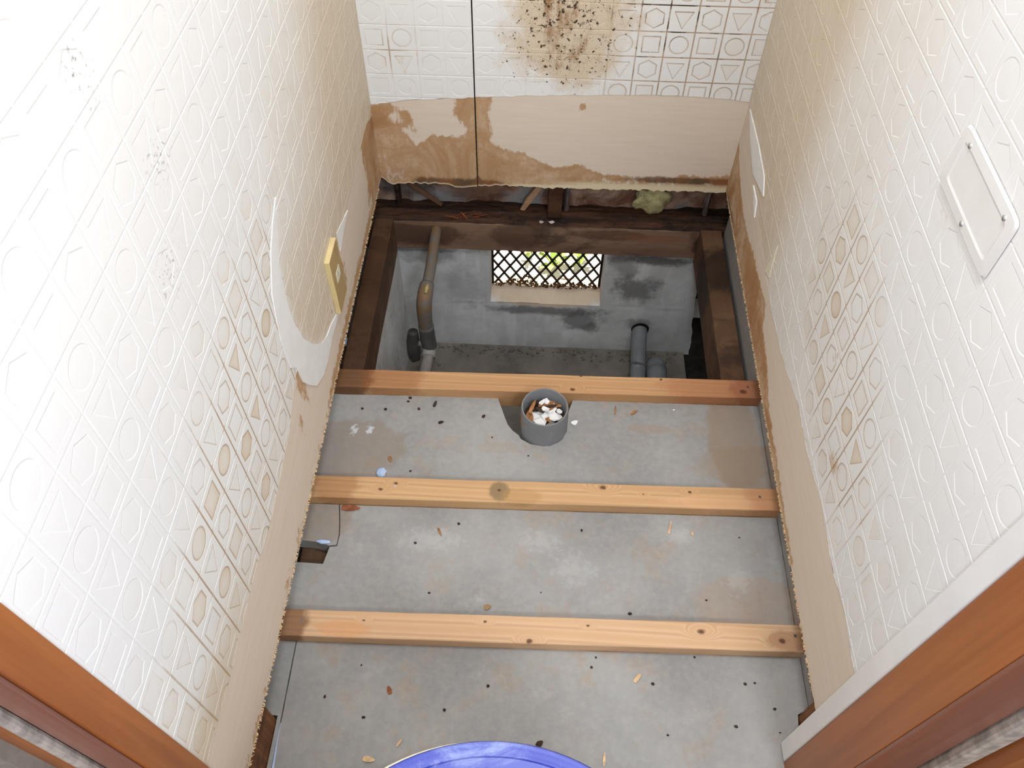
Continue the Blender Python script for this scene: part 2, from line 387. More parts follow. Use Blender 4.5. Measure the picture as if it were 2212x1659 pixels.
def cell_template(shape):
    V = []; h = []; gr = []; rc = []; vt = []
    sz = SIZE[shape]
    rings = [('S', 0.5, -0.9, 1.0, 0), ('S', 0.482, -0.7, 0.9, 0), ('S', 0.468, 0.0, 0.0, 0), (shape, sz * 1.07, 0.0, 0.0, 0), (shape, sz, -0.75, 0.85, 0.8), (shape, sz * 0.86, -0.6, 0.0, 1.0), (shape, sz * 0.45, -0.45, 0.0, 0.7)]
    for q, (sh, s, hh, g, r) in enumerate(rings):
        for i, p in enumerate(ring(sh, s)):
            V.append(p); h.append(hh); rc.append(r); gr.append(g)
            vt.append(1.0 if (q < 3 and i % 24 in (4, 5, 6, 7, 8, 16, 17, 18, 19, 20)) else 0.0)
    V.append((0, 0)); h.append(-0.45); gr.append(0); rc.append(0.6); vt.append(0)
    F = []
    for k in range(len(rings) - 1):
        for i in range(24):
            j = (i + 1) % 24; F.append((k * 24 + i, k * 24 + j, k * 24 + 24 + j, k * 24 + 24 + i))
    b = (len(rings) - 1) * 24
    T = [(b + i, b + (i + 1) % 24, b + 24) for i in range(24)]
    return np.array(V), np.array(h), np.array(gr), np.array(rc), np.array(F), np.array(T), np.array(vt)
TPL = {k: cell_template(k) for k in 'CSHT'}

def sheet(name, parent, to3, u0, cu, z0, cz, par, ulim, zlim, zedge, paint, thick=0.0008, depth=0.00052, colclean=0.0):
    """embossed sheet laid on a wall. to3(u, z, h) -> xyz; zedge(u) = torn lower edge"""
    c0 = math.floor((ulim[0] - u0) / cu); c1 = math.ceil((ulim[1] - u0) / cu)
    r0 = math.floor((zlim[0] - z0) / cz); r1 = math.ceil((zlim[1] - z0) / cz)
    US, ZS, HS, G, R, CR = [], [], [], [], [], []; FS = []; off = 0
    for r in range(r0, r1):
        for c in range(c0, c1):
            even = (c % 2 == par)
            sh = ('S' if even else 'C') if r % 2 == 0 else ('H' if even else 'T')
            V, h, g, rc, F, T, vt = TPL[sh]; g = g * (1 - vt * colclean)
            u = u0 + (c + 0.5 + V[:, 0]) * cu; z = z0 + (r + 0.5 + V[:, 1]) * cz
            if z.max() < zedge(u).min(): continue
            US.append(u); ZS.append(z); HS.append(h); G.append(g); R.append(rc); CR.append(np.full(len(u), RNG.random()))
            FS.append((off, F, T)); off += len(u)
    u = np.concatenate(US); z = np.concatenate(ZS); h = np.concatenate(HS); g = np.concatenate(G); rc = np.concatenate(R); cr = np.concatenate(CR)
    u = np.clip(u, ulim[0], ulim[1]); ze = zedge(u); low = z < ze; z = np.maximum(z, ze); z = np.minimum(z, zlim[1])
    faces = []
    for o, F, T in FS:
        for A in (F, T):
            q = A + o
            for f in q:
                uu = u[f]; zz = z[f]
                if abs(np.dot(uu, np.roll(zz, -1)) - np.dot(zz, np.roll(uu, -1))) > 1e-9: faces.append(tuple(f))
    P = to3(u, z, thick + h * depth)
    # torn lower rim
    m = 260; ur = np.linspace(ulim[0], ulim[1], m); zr = zedge(ur)
    a = to3(ur, zr, np.full(m, thick)); b = to3(ur, zr - 0.0006, np.full(m, 0.0))
    base = len(P); P = np.concatenate([P, a, b])
    for i in range(m - 1): faces.append((base + i, base + i + 1, base + m + i + 1, base + m + i))
    U = np.concatenate([u, ur, ur]); Z = np.concatenate([z, zr, zr]); zero = np.zeros(2 * m)
    at = paint(U, Z, np.concatenate([cr, zero + 0.5]))
    at['groove'] = np.concatenate([g, zero]); at['recess'] = np.concatenate([rc, zero]); at['cellr'] = np.concatenate([cr, zero])
    for k in ('mould', 'black', 'stainshape', 'scuff'): at.setdefault(k, np.zeros(len(U)))
    at.setdefault('fill', np.ones(len(U)))
    return mesh(name, P, faces, MC['cover'], parent, attrs=at)

def interp(pts):
    x = [p[0] for p in pts]; y = [p[1] for p in pts]
    def f(u):
        u = np.asarray(u, float)
        return np.interp(u, x, y) + (fbm2(u * 60, u * 0 + 3.3, 5, 3) - 0.5) * 0.006
    return f

def panel(name, to3, ulim, top, bottom, thick, paint, parent=None, nu=240, nv=60, zsplit=0.36):
    """plywood panel with a ragged sawn lower edge"""
    us = np.linspace(ulim[0], ulim[1], nu); zb = bottom(us)
    ts = np.concatenate([np.linspace(0, 1, nv), [2.0]])
    V = []; A_u = []; A_z = []
    for t in ts:
        zz = zb + (zsplit - zb) * t if t <= 1 else np.full(nu, top)
        A_u.append(us); A_z.append(zz)
    U = np.concatenate(A_u); Z = np.concatenate(A_z)
    F = []
    nr = len(ts)
    for j in range(nr - 1):
        for i in range(nu - 1): F.append((j * nu + i, j * nu + i + 1, (j + 1) * nu + i + 1, (j + 1) * nu + i))
    P = to3(U, Z, np.zeros(len(U)))
    back = to3(np.concatenate([us, us]), np.concatenate([zb, np.full(nu, top)]), np.full(2 * nu, -thick))
    b = len(P); P = np.concatenate([P, back])
    for i in range(nu - 1):
        F.append((i, b + i, b + i + 1, i + 1)); F.append((b + i, b + nu + i, b + nu + i + 1, b + i + 1))
    t0 = (nr - 1) * nu
    for i in range(nu - 1): F.append((t0 + i, t0 + i + 1, b + nu + i + 1, b + nu + i))
    ends = [(0, [j * nu for j in range(nr)]), (nu - 1, [j * nu + nu - 1 for j in range(nr)])]
    for k, colv in ends: F.append(tuple(colv) + (b + nu + k, b + k))
    UU = np.concatenate([U, us, us]); ZZ = np.concatenate([Z, zb, np.full(nu, top)])
    at = paint(UU, ZZ)
    dz = ZZ - bottom(UU)
    at['raw'] = np.maximum(at.get('raw', 0), sst(dz, 0.005, 0.001))
    for k in ('stain', 'dark', 'white'): at.setdefault(k, np.zeros(len(UU)))
    o = mesh(name, P, F, MC['ply'], parent, attrs=at); fix_normals(o); return o

# ------------------------------------------------------------------ setting: shell
W = 0.80; D = 1.3886; TOP = 2.2
struct = lambda o: tag(o, kind='structure')
struct(box('floor', (-0.14, -0.12, -0.60), (0.808, 1.53, -0.535), MC['ground']))
struct(box('floor_void', (0.80, -0.12, -1.25), (1.22, 1.53, -1.2), MC['void']))  # deep black floor added so the void stays dark
struct(box('ceiling', (-0.6, -3.4, TOP), (1.4, 1.62, TOP + 0.06), MC['ceil']))
struct(box('floor_hall', (-1.2, -3.2, 0.0), (2.0, 0.03, 0.04), MC['hallfloor']))
struct(box('floor_threshold', (0.8055, 0.0305, -0.05), (2.0, 0.084, 0.039), MC['hallfloor']))
struct(box('wall_outer_left', (-0.13, 0.02, -0.16), (-0.075, 1.53, TOP), MC['outer']))
struct(box('wall_outer_right', (0.90, 0.02, -0.04), (0.96, 1.53, TOP), MC['outer']))
struct(box('wall_outer_back', (-0.13, 1.492, -0.11), (0.96, 1.515, TOP), MC['outer']))
struct(box('wall_foundation_left', (-0.14, 0.0, -0.535), (0.013, 1.40, -0.165), MC['found']))
struct(box('wall_void_right', (1.16, 0.0, -1.25), (1.22, 1.53, -0.05), MC['void']))  # unseen black wall added to keep light out of the void
struct(box('wall_void_back', (0.80, 1.508, -1.25), (1.22, 1.54, -0.04), MC['void']))  # black closure added to hide the bright ground behind the void
struct(box('wall_light_stop_front', (-0.14, -0.12, -0.60), (1.22, -0.02, 0.0), MC['found']))  # unseen closure added against sky light leaking under the hall floor
struct(box('wall_void_cover', (0.955, 0.0, -0.06), (1.24, 1.53, -0.04), MC['outer']))  # unseen lid added against light leaking into the void

# back foundation wall with the vent opening
def foundation_back():
    x0, x1, y0, y1, z0, z1 = -0.14, 1.20, 1.40, 1.505, -0.545, -0.155
    vx0, vx1, vz = 0.249, 0.549, -0.352
    nx, nz = 140, 40
    V = []; F = []
    def patch(xa, xb, za, zb, nx, nz, y, amp):
        b = len(V)
        for j in range(nz + 1):
            for i in range(nx + 1):
                x = xa + (xb - xa) * i / nx; z = za + (zb - za) * j / nz
                edge = 0 if (i in (0, nx) or j in (0, nz)) else 1
                d = (float(fbm2(x * 11, z * 11, 3)) - 0.5) * amp * edge
                if x > 0.78: x = x + 0.026 * max(0.0, min(1.0, (-0.30 - z) / 0.25)) * (x - 0.78) / 0.02 + (float(fbm2(z * 40, 2.2, 6)) - 0.5) * 0.012 * (x - 0.78) / 0.02
                V.append((x, y + d, z))
        for j in range(nz):
            for i in range(nx):
                a = b + j * (nx + 1) + i; F.append((a, a + 1, a + nx + 2, a + nx + 1))
    def quad(*p):
        b = len(V); V.extend(p); F.append((b, b + 1, b + 2, b + 3))
    xe = 0.800                                    # inner face ends here, a dark void beyond
    patch(x0, vx0, vz, z1, 40, 18, y0, 0.004); patch(vx1, xe, vz, z1, 26, 18, y0, 0.004); patch(x0, xe, z0, vz, 100, 18, y0, 0.004)
    quad((xe, y0, z0), (xe + 0.03, y1, z0), (xe + 0.03, y1, z1), (xe, y0, z1))
    quad((vx0, y0, vz), (vx0, y1, vz), (vx0, y1, z1), (vx0, y0, z1)); quad((vx1, y1, vz), (vx1, y0, vz), (vx1, y0, z1), (vx1, y1, z1))
    # sloping mortar bed of the vent
    nb = 24; b = len(V)
    for j, (yy, zz) in enumerate([(y0, vz), (y0 + 0.012, vz + 0.006), (y0 + 0.04, vz + 0.010), (y0 + 0.066, vz + 0.006), (y1, vz - 0.004)]):
        for i in range(nb + 1):
            x = vx0 + (vx1 - vx0) * i / nb; V.append((x, yy, zz + (float(fbm2(x * 22, yy * 30, 8)) - 0.5) * 0.02 * (1 if j else 0.3)))
    for j in range(4):
        for i in range(nb):
            a = b + j * (nb + 1) + i; F.append((a, a + 1, a + nb + 2, a + nb + 1))
    quad((x0, y1, z0), (vx0, y1, z0), (vx0, y1, z1), (x0, y1, z1)); quad((vx1, y1, z0), (xe + 0.03, y1, z0), (xe + 0.03, y1, z1), (vx1, y1, z1)); quad((vx0, y1, z0), (vx1, y1, z0), (vx1, y1, vz - 0.004), (vx0, y1, vz - 0.004))
    quad((x0, y0, z1), (vx0, y0, z1), (vx0, y1, z1), (x0, y1, z1)); quad((vx1, y0, z1), (xe, y0, z1), (xe + 0.03, y1, z1), (vx1, y1, z1))
    m = M('foundation_plaster', 0.9, 0.1)
    n = m.noise(7, 7, 0.62); n2 = m.noise(22, 5, 0.65); n3 = m.noise(60, 5); v = m.noise(1.3, 5, 0.6, m.scale((16, 16, 2.5)))
    c = m.mix(m.step(n, 0.3, 0.7), lin(188, 188, 188), lin(216, 216, 216))
    c = m.mix(m.mul(m.step(v, 0.5, 0.7), 0.4), c, lin(230, 230, 230))
    sd = m.n.new('ShaderNodeSeparateXYZ'); m.link(m.P, sd.inputs[0])
    for cc, rr, a in [((0.64, 1.40, -0.285), (0.075, 0.2, 0.055), 0.75), ((0.40, 1.40, -0.378), (0.17, 0.2, 0.022), 0.75), ((0.50, 1.40, -0.42), (0.07, 0.2, 0.045), 0.7), ((0.09, 1.40, -0.19), (0.09, 0.2, 0.03), 0.5), ((0.60, 1.40, -0.19), (0.05, 0.2, 0.07), 0.6), ((0.18, 1.40, -0.30), (0.07, 0.2, 0.09), 0.35), ((0.53, 1.40, -0.44), (0.03, 0.2, 0.03), 0.6), ((0.68, 1.40, -0.175), (0.12, 0.2, 0.022), 0.9), ((0.05, 1.40, -0.165), (0.2, 0.2, 0.012), 0.8), ((0.66, 1.40, -0.42), (0.04, 0.05, 0.03), 0.6)]:
        c = m.mix(m.mul(m.blob(cc, rr, n2, 0.9, 1.1, 0.4), a), c, lin(98, 97, 96))
    c = m.mix(m.mul(m.blob((0.40, 1.46, -0.342), (0.19, 0.10, 0.03), n3, 0.25, 1.05, 0.8), 0.8), c, lin(206, 182, 152))
    m.color(c); m.bump(m.add(n2, m.mul(n3, 0.5)), 0.4, 0.003)
    o = mesh('wall_foundation_back', V, F, m.m); fix_normals(o); return struct(o)
foundation_back()
struct(box('ground_outside', (-6, 1.505, -0.50), (7, 12, -0.42), MC['outground']))

# ---- left wall
LB = interp([(0.0, 0.245), (0.1045, 0.2442), (0.1773, 0.2384), (0.2413, 0.2411), (0.3239, 0.2441), (0.4143, 0.2326), (0.486, 0.2405), (0.5651, 0.2517), (0.605, 0.272), (0.64, 0.285), (0.68, 0.275), (0.73, 0.20), (0.80, 0.19), (0.86, 0.185), (0.93, 0.235), (1.0512, 0.2512), (1.2026, 0.256), (1.324, 0.2573), (1.3887, 0.2351)])
toL = lambda u, z, h: np.stack([np.asarray(h, float), u, z], 1)
def ragged(z, amp, seed, f=90): return lambda u: z + (fbm2(np.asarray(u, float) * f, np.asarray(u, float) * 0 + 1.7, seed, 4) - 0.5) * amp
def ply_left(U, Z):
    s = np.zeros(len(U))
    s = np.maximum(s, 0.75 * sst(U, 1.12, 1.36)); s = np.maximum(s, 0.62 * sst(Z, 0.135, 0.075) * sst(U, 0.55, 0.8))
    s = np.maximum(s, 0.62 * gauss(U, Z, 0.66, 0.26, 0.05, 0.10)); s = np.maximum(s, 0.55 * gauss(U, Z, 0.95, 0.17, 0.09, 0.06))
    s = np.maximum(s, 0.42 * sst(Z, 0.16, 0.07)); s = np.maximum(s, 0.5 * gauss(U, Z, 0.60, 0.2, 0.03, 0.06))
    d = 0.35 * sst(Z, 0.095, 0.07) * sst(U, 0.9, 1.3)
    return dict(stain=s, dark=d)
wl = panel('wall_left', toL, (0.0808, D + 0.004), TOP, ragged(0.070, 0.007, 21), 0.0055, ply_left)
struct(wl)
U1 = [(0.753, 0.5423), (0.7212, 0.5282), (0.6833, 0.5036), (0.6464, 0.4589), (0.633, 0.4152), (0.627, 0.3821), (0.6282, 0.3452), (0.6279, 0.3152), (0.6493, 0.2899), (0.651, 0.2644), (0.6543, 0.2454), (0.6711, 0.2158), (0.6989, 0.1759), (0.7406, 0.1526), (0.7812, 0.1456), (0.8307, 0.1535), (0.8966, 0.1455), (0.8846, 0.1568), (0.838, 0.1762), (0.8044, 0.1843), (0.7701, 0.2038), (0.7345, 0.2444), (0.7035, 0.2953), (0.6871, 0.3541), (0.6845, 0.3916), (0.6905, 0.4358), (0.7009, 0.4733), (0.7259, 0.5113)]
def cov_left(U, Z, cr):
    b = 0.9 * sst(U, 0.88, 1.34) + 0.5 * sst(U, 0.62, 0.92) * sst(Z, 0.95, 0.40) + 0.08 * sst(Z, 0.75, 0.3)
    inner = [(0.753, 0.5423), (0.7259, 0.5113), (0.7009, 0.4733), (0.6905, 0.4358), (0.6845, 0.3916), (0.6871, 0.3541), (0.7035, 0.2953), (0.7345, 0.2444), (0.77, 0.2), (0.83, 0.17), (1.0, 0.17), (1.0, 0.50), (0.85, 0.60)]
    b = np.maximum(b, 0.72 * poly_field(U, Z, inner, 0.02) * sst(Z, 0.62, 0.36))
    b = b + 0.55 * sst(Z, 0.36, 0.25) * sst(U, 0.42, 0.12) + 0.2 * sst(Z, 0.40, 0.26)
    d = gauss(U, Z, 0.55, 0.42, 0.22, 0.16) * 1.0 + gauss(U, Z, 0.30, 0.36, 0.26, 0.13) * 0.65 + 0.35 * gauss(U, Z, 0.85, 0.45, 0.25, 0.15) + 0.25 * sst(Z, 0.36, 0.24)
    d = d * (1 - 0.75 * poly_field(U, Z, inner, 0.03)) * (1 - 0.5 * sst(U, 0.8, 1.0))
    s = 0.42 * gauss(U, Z, 0.14, 0.26, 0.08, 0.03)
    sc = gauss(U, Z, 0.4415, 0.925, 0.02, 0.03) + gauss(U, Z, 0.505, 0.795, 0.03, 0.02) + 0.8 * gauss(U, Z, 0.44, 0.71, 0.03, 0.025)
    return dict(beige=b, dirt=np.clip(d, 0, 1), stainshape=s, scuff=np.clip(sc, 0, 1))
sheet('embossed_covering', wl, toL, 0.132, 0.0553, 0.635, 0.0535, 1, (0.0808, D), (0.18, 1.5), LB, cov_left, colclean=0.75)

def flat_piece(name, to3, poly, h0, h1, mat, parent, curl=None):
    """thin piece of torn paper: outline at height h1 with a rim down to h0"""
    n = len(poly); u = np.array([p[0] for p in poly]); z = np.array([p[1] for p in poly])
    hh = np.full(n, h1) if curl is None else h1 + curl(u, z)
    top = to3(u, z, hh); bot = to3(u, z, np.full(n, h0))
    V = np.concatenate([top, bot]); F = [tuple(range(n))] + [(i, (i + 1) % n, n + (i + 1) % n, n + i) for i in range(n)]
    o = mesh(name, V, F, mat, parent); fix_normals(o); return o
U2 = [(1.0765, 0.2393), (1.0338, 0.2524), (0.9807, 0.2674), (0.984, 0.2314), (0.9827, 0.2219), (1.0239, 0.2333), (1.0334, 0.2353)]
flat_piece('torn_paper', toL, U1, 0.0, 0.0018, MC['paper'], wl); flat_piece('torn_paper', toL, U2, 0.0, 0.0018, MC['paper'], wl)

# ---- right wall
RB = interp([(0.1, 0.24), (0.25, 0.2375), (0.3016, 0.2453), (0.3749, 0.2343), (0.4721, 0.2432), (0.5774, 0.2275), (0.6553, 0.2338), (0.7576, 0.2084), (0.8921, 0.196), (0.9949, 0.2068), (1.10, 0.225), (1.24, 0.26), (1.367, 0.29), (1.40, 0.295)])
toR = lambda u, z, h: np.stack([W - np.asarray(h, float), u, z], 1)
def ply_right(U, Z):
    s = 0.66 * sst(Z, 0.115, 0.08) * sst(U, 0.55, 0.7)
    s = np.maximum(s, 0.8 * poly_field(U, Z, [(1.39, 0.05), (1.39, 0.20), (1.30, 0.17), (1.2, 0.15), (1.1, 0.16), (0.99, 0.17), (0.93, 0.18), (0.9, 0.14), (0.82, 0.13), (0.75, 0.10), (0.6, 0.09), (0.45, 0.085), (0.45, 0.05)], 0.02))
    d = 0.5 * gauss(U, Z, 1.3, 0.08, 0.1, 0.03) + 0.35 * sst(Z, 0.085, 0.07)
    return dict(stain=s, dark=d, white=0.6 * gauss(U, Z, 1.24, 0.075, 0.06, 0.02))
wr = panel('wall_right', toR, (0.1798, D + 0.004), TOP, ragged(0.069, 0.008, 33), 0.0055, ply_right)
struct(wr)
def cov_right(U, Z, cr):
    b = 1.0 * sst(U, 0.86, 1.18) + 0.10 + 0.25 * sst(U, 0.6, 0.86)
    d = gauss(U, Z, 0.64, 0.42, 0.13, 0.11) * 1.1 + 0.9 * gauss(U, Z, 0.52, 0.36, 0.1, 0.1) + 0.5 * gauss(U, Z, 0.75, 0.5, 0.12, 0.12) + 0.3 * gauss(U, Z, 0.4, 0.33, 0.15, 0.1)
    s = 0.62 * gauss(U, Z, 0.50, 0.315, 0.05, 0.035) + 0.5 * gauss(U, Z, 0.62, 0.40, 0.04, 0.05)
    s = s + 0.55 * gauss(U, Z, 0.555, 0.715, 0.045, 0.012) + 0.5 * gauss(U, Z, 0.47, 0.722, 0.04, 0.008) + 0.40 * gauss(U, Z, 0.60, 0.86, 0.02, 0.03)
    return dict(beige=b, dirt=np.clip(d, 0, 1), stainshape=s)
sheet('embossed_covering', wr, toR, 0.606, 0.0553, 0.409, 0.0535, 0, (0.18, D), (0.18, 1.5), RB, cov_right, colclean=0.55)
flat_piece('torn_paper', toR, [(1.367, 0.2965), (1.2474, 0.3001), (1.1531, 0.2946), (1.1233, 0.2711), (1.2225, 0.2452), (1.3067, 0.2677)], 0.0, 0.0026, MC['paper'], wr)
flat_piece('torn_paper', toR, [(1.2018, 0.2339), (1.1539, 0.234), (1.1369, 0.206), (1.175, 0.222)], 0.0, 0.0024, MC['paper'], wr)
flat_piece('torn_paper', toR, [(0.9705, 0.2874), (0.9858, 0.2085), (0.957, 0.2193), (0.9649, 0.2528)], 0.0, 0.0022, MC['cream'], wr)

# ---- back wall, two panels with a gap
toB = lambda u, z, h: np.stack([u, D - np.asarray(h, float), z], 1)
BT = interp([(0.0, 0.264), (0.0816, 0.2769), (0.1609, 0.2832), (0.2249, 0.2889), (0.3952, 0.3008), (0.5874, 0.3079), (0.6833, 0.3082), (0.80, 0.3005)])
bb = [(-0.02, 0.0695), (0.0, 0.069), (0.0268, 0.0477), (0.0604, 0.056), (0.1474, 0.0558), (0.1796, 0.0477), (0.2342, 0.0543), (0.2776, 0.0589), (0.3533, 0.0555), (0.4612, 0.0563), (0.5686, 0.0584), (0.6758, 0.0591), (0.7932, 0.0603), (0.82, 0.0625)]
BBOT = lambda u: np.interp(u, [p[0] for p in bb], [p[1] for p in bb]) + (fbm2(np.asarray(u, float) * 110, np.asarray(u, float) * 0, 9, 4) - 0.5) * 0.009
S1 = [(-0.02, 0.29), (0.0, 0.268), (0.042, 0.2722), (0.058, 0.2608), (0.078, 0.252), (0.093, 0.228), (0.0948, 0.198), (0.081, 0.187), (0.0907, 0.165), (0.125, 0.194), (0.199, 0.192), (0.2015, 0.2073), (0.1776, 0.246), (0.188, 0.30), (0.2609, 0.31), (0.2559, 0.2393), (0.264, 0.1996), (0.2637, 0.1791), (0.2811, 0.1641), (0.3252, 0.1554), (0.3654, 0.1358), (0.3974, 0.1154), (0.4542, 0.1341), (0.4964, 0.1086), (0.5644, 0.1005), (0.6231, 0.0975), (0.7903, 0.1104), (0.82, 0.11), (0.82, 0.0), (-0.02, 0.0)]
def ply_back(U, Z):
    s = 0.28 + 0.5 * (poly_field(U, Z, S1, 0.012) - 0.25)
    s = s - 0.22 * gauss(U, Z, 0.052, 0.235, 0.02, 0.02) - 0.25 * gauss(U, Z, 0.072, 0.20, 0.012, 0.012) - 0.14 * gauss(U, Z, 0.62, 0.078, 0.12, 0.012)
    s = np.maximum(s, 0.62 * gauss(U, Z, 0.455, 0.275, 0.014, 0.016))
    d = 1.05 * sst(Z, 0.090, 0.060) * sst(U, 0.05, 0.10) * sst(U, 0.34, 0.24) + 0.75 * sst(U, 0.52, 0.66) * np.exp(-((Z - 0.091) / 0.011) ** 2) + 0.3 * sst(U, 0.36, 0.5) * np.exp(-((Z - 0.088) / 0.012) ** 2) + 0.5 * gauss(U, Z, 0.2265, 0.14, 0.006, 0.2) + 0.25 * gauss(U, Z, 0.15, 0.165, 0.05, 0.015)
    wv = 0.75 * poly_field(U, Z, [(0.0, 0.15), (0.02, 0.15), (0.05, 0.11), (0.08, 0.085), (0.13, 0.07), (0.13, 0.04), (0.0, 0.04)], 0.02) * (0.4 + 0.6 * fbm2(U * 60, Z * 60, 4)) + 0.7 * gauss(U, Z, 0.758, 0.083, 0.018, 0.014)
    raw = 0.95 * sst(Z, 0.080, 0.071) * sst(U, 0.34, 0.50) + 0.8 * sst(Z, 0.068, 0.062) * sst(U, 0.28, 0.34)
    return dict(stain=s, dark=d, white=wv, raw=raw)
wb = panel('wall_back', toB, (0.2268, W + 0.008), TOP, BBOT, 0.0055, ply_back, nu=220)
struct(wb)
pl = panel('plywood_panel', toB, (-0.008, 0.2240), TOP, BBOT, 0.0055, ply_back, wb, nu=90)
tag(pl, 'narrow left plywood panel, water stained')
def cov_back(U, Z, cr):
    mo = 0.72 * poly_field(U, Z, [(0.285, 0.62), (0.285, 0.37), (0.32, 0.335), (0.40, 0.315), (0.47, 0.31), (0.51, 0.36), (0.55, 0.45), (0.56, 0.62)], 0.05)
    mo = mo + 0.35 * gauss(U, Z, 0.40, 0.47, 0.06, 0.06) + 0.2 * gauss(U, Z, 0.42, 0.37, 0.07, 0.03)
    d = 0.55 * sst(U, 0.46, 0.52) * sst(U, 0.95, 0.66) + 0.22 * sst(U, 0.5, 0.7) + 0.05
    bk = 0.9 * gauss(U, Z, 0.55, 0.47, 0.012, 0.08) + 0.95 * gauss(U, Z, 0.60, 0.47, 0.12, 0.09) + 0.25 * sst(U, 0.5, 0.6)
    s = 0.5 * gauss(U, Z, 0.08, 0.36, 0.014, 0.05) + 0.45 * gauss(U, Z, 0.04, 0.44, 0.03, 0.008) + 0.5 * gauss(U, Z, 0.735, 0.36, 0.008, 0.02) + 0.4 * gauss(U, Z, 0.09, 0.30, 0.015, 0.03) + 0.5 * gauss(U, Z, 0.78, 0.5, 0.03, 0.04)
    d = d + 0.55 * gauss(U, Z, 0.06, 0.39, 0.06, 0.06)
    return dict(fill=np.full(len(U), 0.35), beige=0.06 + 0 * U, mould=np.clip(mo, 0, 1), dirt=np.clip(d, 0, 1), black=np.clip(bk, 0, 1), stainshape=s)
sheet('embossed_covering', wb, toB, 0.2224, 0.0546, 0.3932, 0.0535, 0, (0.2268, W - 0.0015), (0.25, 0.95), BT, cov_back)
sheet('embossed_covering', wb, toB, 0.0, 0.0557, 0.3902, 0.0535, 0, (0.0018, 0.2240), (0.25, 0.95), BT, cov_back)

# ---- door jambs
def jamb_left():
    t = box('trim_1', (-0.04, 0.0425, -0.05), (0.003, 0.0805, TOP), MC['orange'], None, 0.0012); struct(t)
    box('jamb_face', (-0.034, 0.0385, -0.05), (-0.001, 0.0423, TOP), MC['jambdark'], t, 0.0008)
    box('dust_strip', (-0.048, 0.030, -0.05), (-0.038, 0.0415, TOP), MC['dust'], t, 0.004)
    box('casing', (-1.3, 0.0335, 0.04), (-0.048, 0.06, TOP), MC['orange'], t)
    return t
jamb_left()
def jamb_right():
    t = box('trim_2', (0.772, 0.115, -0.05), (0.85, 0.1795, TOP), MC['orange'], None, 0.0012); struct(t)
    box('jamb_face', (0.7725, 0.1105, -0.05), (0.832, 0.1148, TOP), MC['jambface'], t, 0.0008)
    box('dust_strip', (0.833, 0.098, -0.05), (0.857, 0.1138, TOP), MC['dust'], t, 0.005)
    box('casing', (0.860, 0.085, 0.04), (2.1, 0.113, TOP), MC['orange'], t)
    return t
jamb_right()
struct(box('trim_3', (0.770, 0.1797, -0.02), (0.7985, 0.2065, TOP), MC['whitepaint'], None, 0.0015))

# ------------------------------------------------------------------ timbers
def timber(name, p0, p1, wid, hei, mat, parent=None, jag=0.0006, seed=1, n=40, round_=0.002, rot=0.0):
    """sawn timber from p0 to p1 (top centre line), slightly uneven"""
    p0 = Vector(p0); p1 = Vector(p1); d = (p1 - p0); L = d.length; d.normalize()
    side = Vector((-d.y, d.x, 0)).normalized(); up = side.cross(d); up = up if up.z > 0 else -up
    r = round_; hw = wid / 2
    prof = [(-hw, -hei + r), (-hw, -hei * 0.66), (-hw, -hei * 0.33), (-hw, -r), (-hw + r * 0.35, -r * 0.35), (-hw + r, 0), (-hw * 0.4, 0), (0, 0), (hw * 0.4, 0), (hw - r, 0), (hw - r * 0.35, -r * 0.35), (hw, -r), (hw, -hei * 0.33), (hw, -hei * 0.66), (hw, -hei + r), (hw - r, -hei), (0, -hei), (-hw + r, -hei)]
    k = len(prof); V = []; F = []
    for i in range(n + 1):
        c = p0 + d * (L * i / n)
        for j, (a, b) in enumerate(prof):
            ja = (float(fbm2(i * 0.37 + seed, j * 0.9, seed)) - 0.5) * jag * 2
            q = c + side * (a + ja) + up * (b + ja * 0.8); V.append(q)
    for i in range(n):
        for j in range(k): F.append((i * k + j, i * k + (j + 1) % k, (i + 1) * k + (j + 1) % k, (i + 1) * k + j))
    F.append(tuple(range(k))); F.append(tuple(n * k + j for j in range(k)))
    o = mesh(name, V, F, mat, parent); fix_normals(o); return o

def nail(parent, p, r=0.0026, mat=None):
    n = 8; V = [(p[0] + r * math.cos(2 * math.pi * i / n), p[1] + r * math.sin(2 * math.pi * i / n), p[2] + 0.0006) for i in range(n)] + [(p[0] + r * math.cos(2 * math.pi * i / n), p[1] + r * math.sin(2 * math.pi * i / n), p[2] - 0.004) for i in range(n)]
    F = [tuple(range(n))] + [(i, (i + 1) % n, n + (i + 1) % n, n + i) for i in range(n)]
    o = mesh('nail', V, F, mat or MC['steel'], parent); fix_normals(o); return o

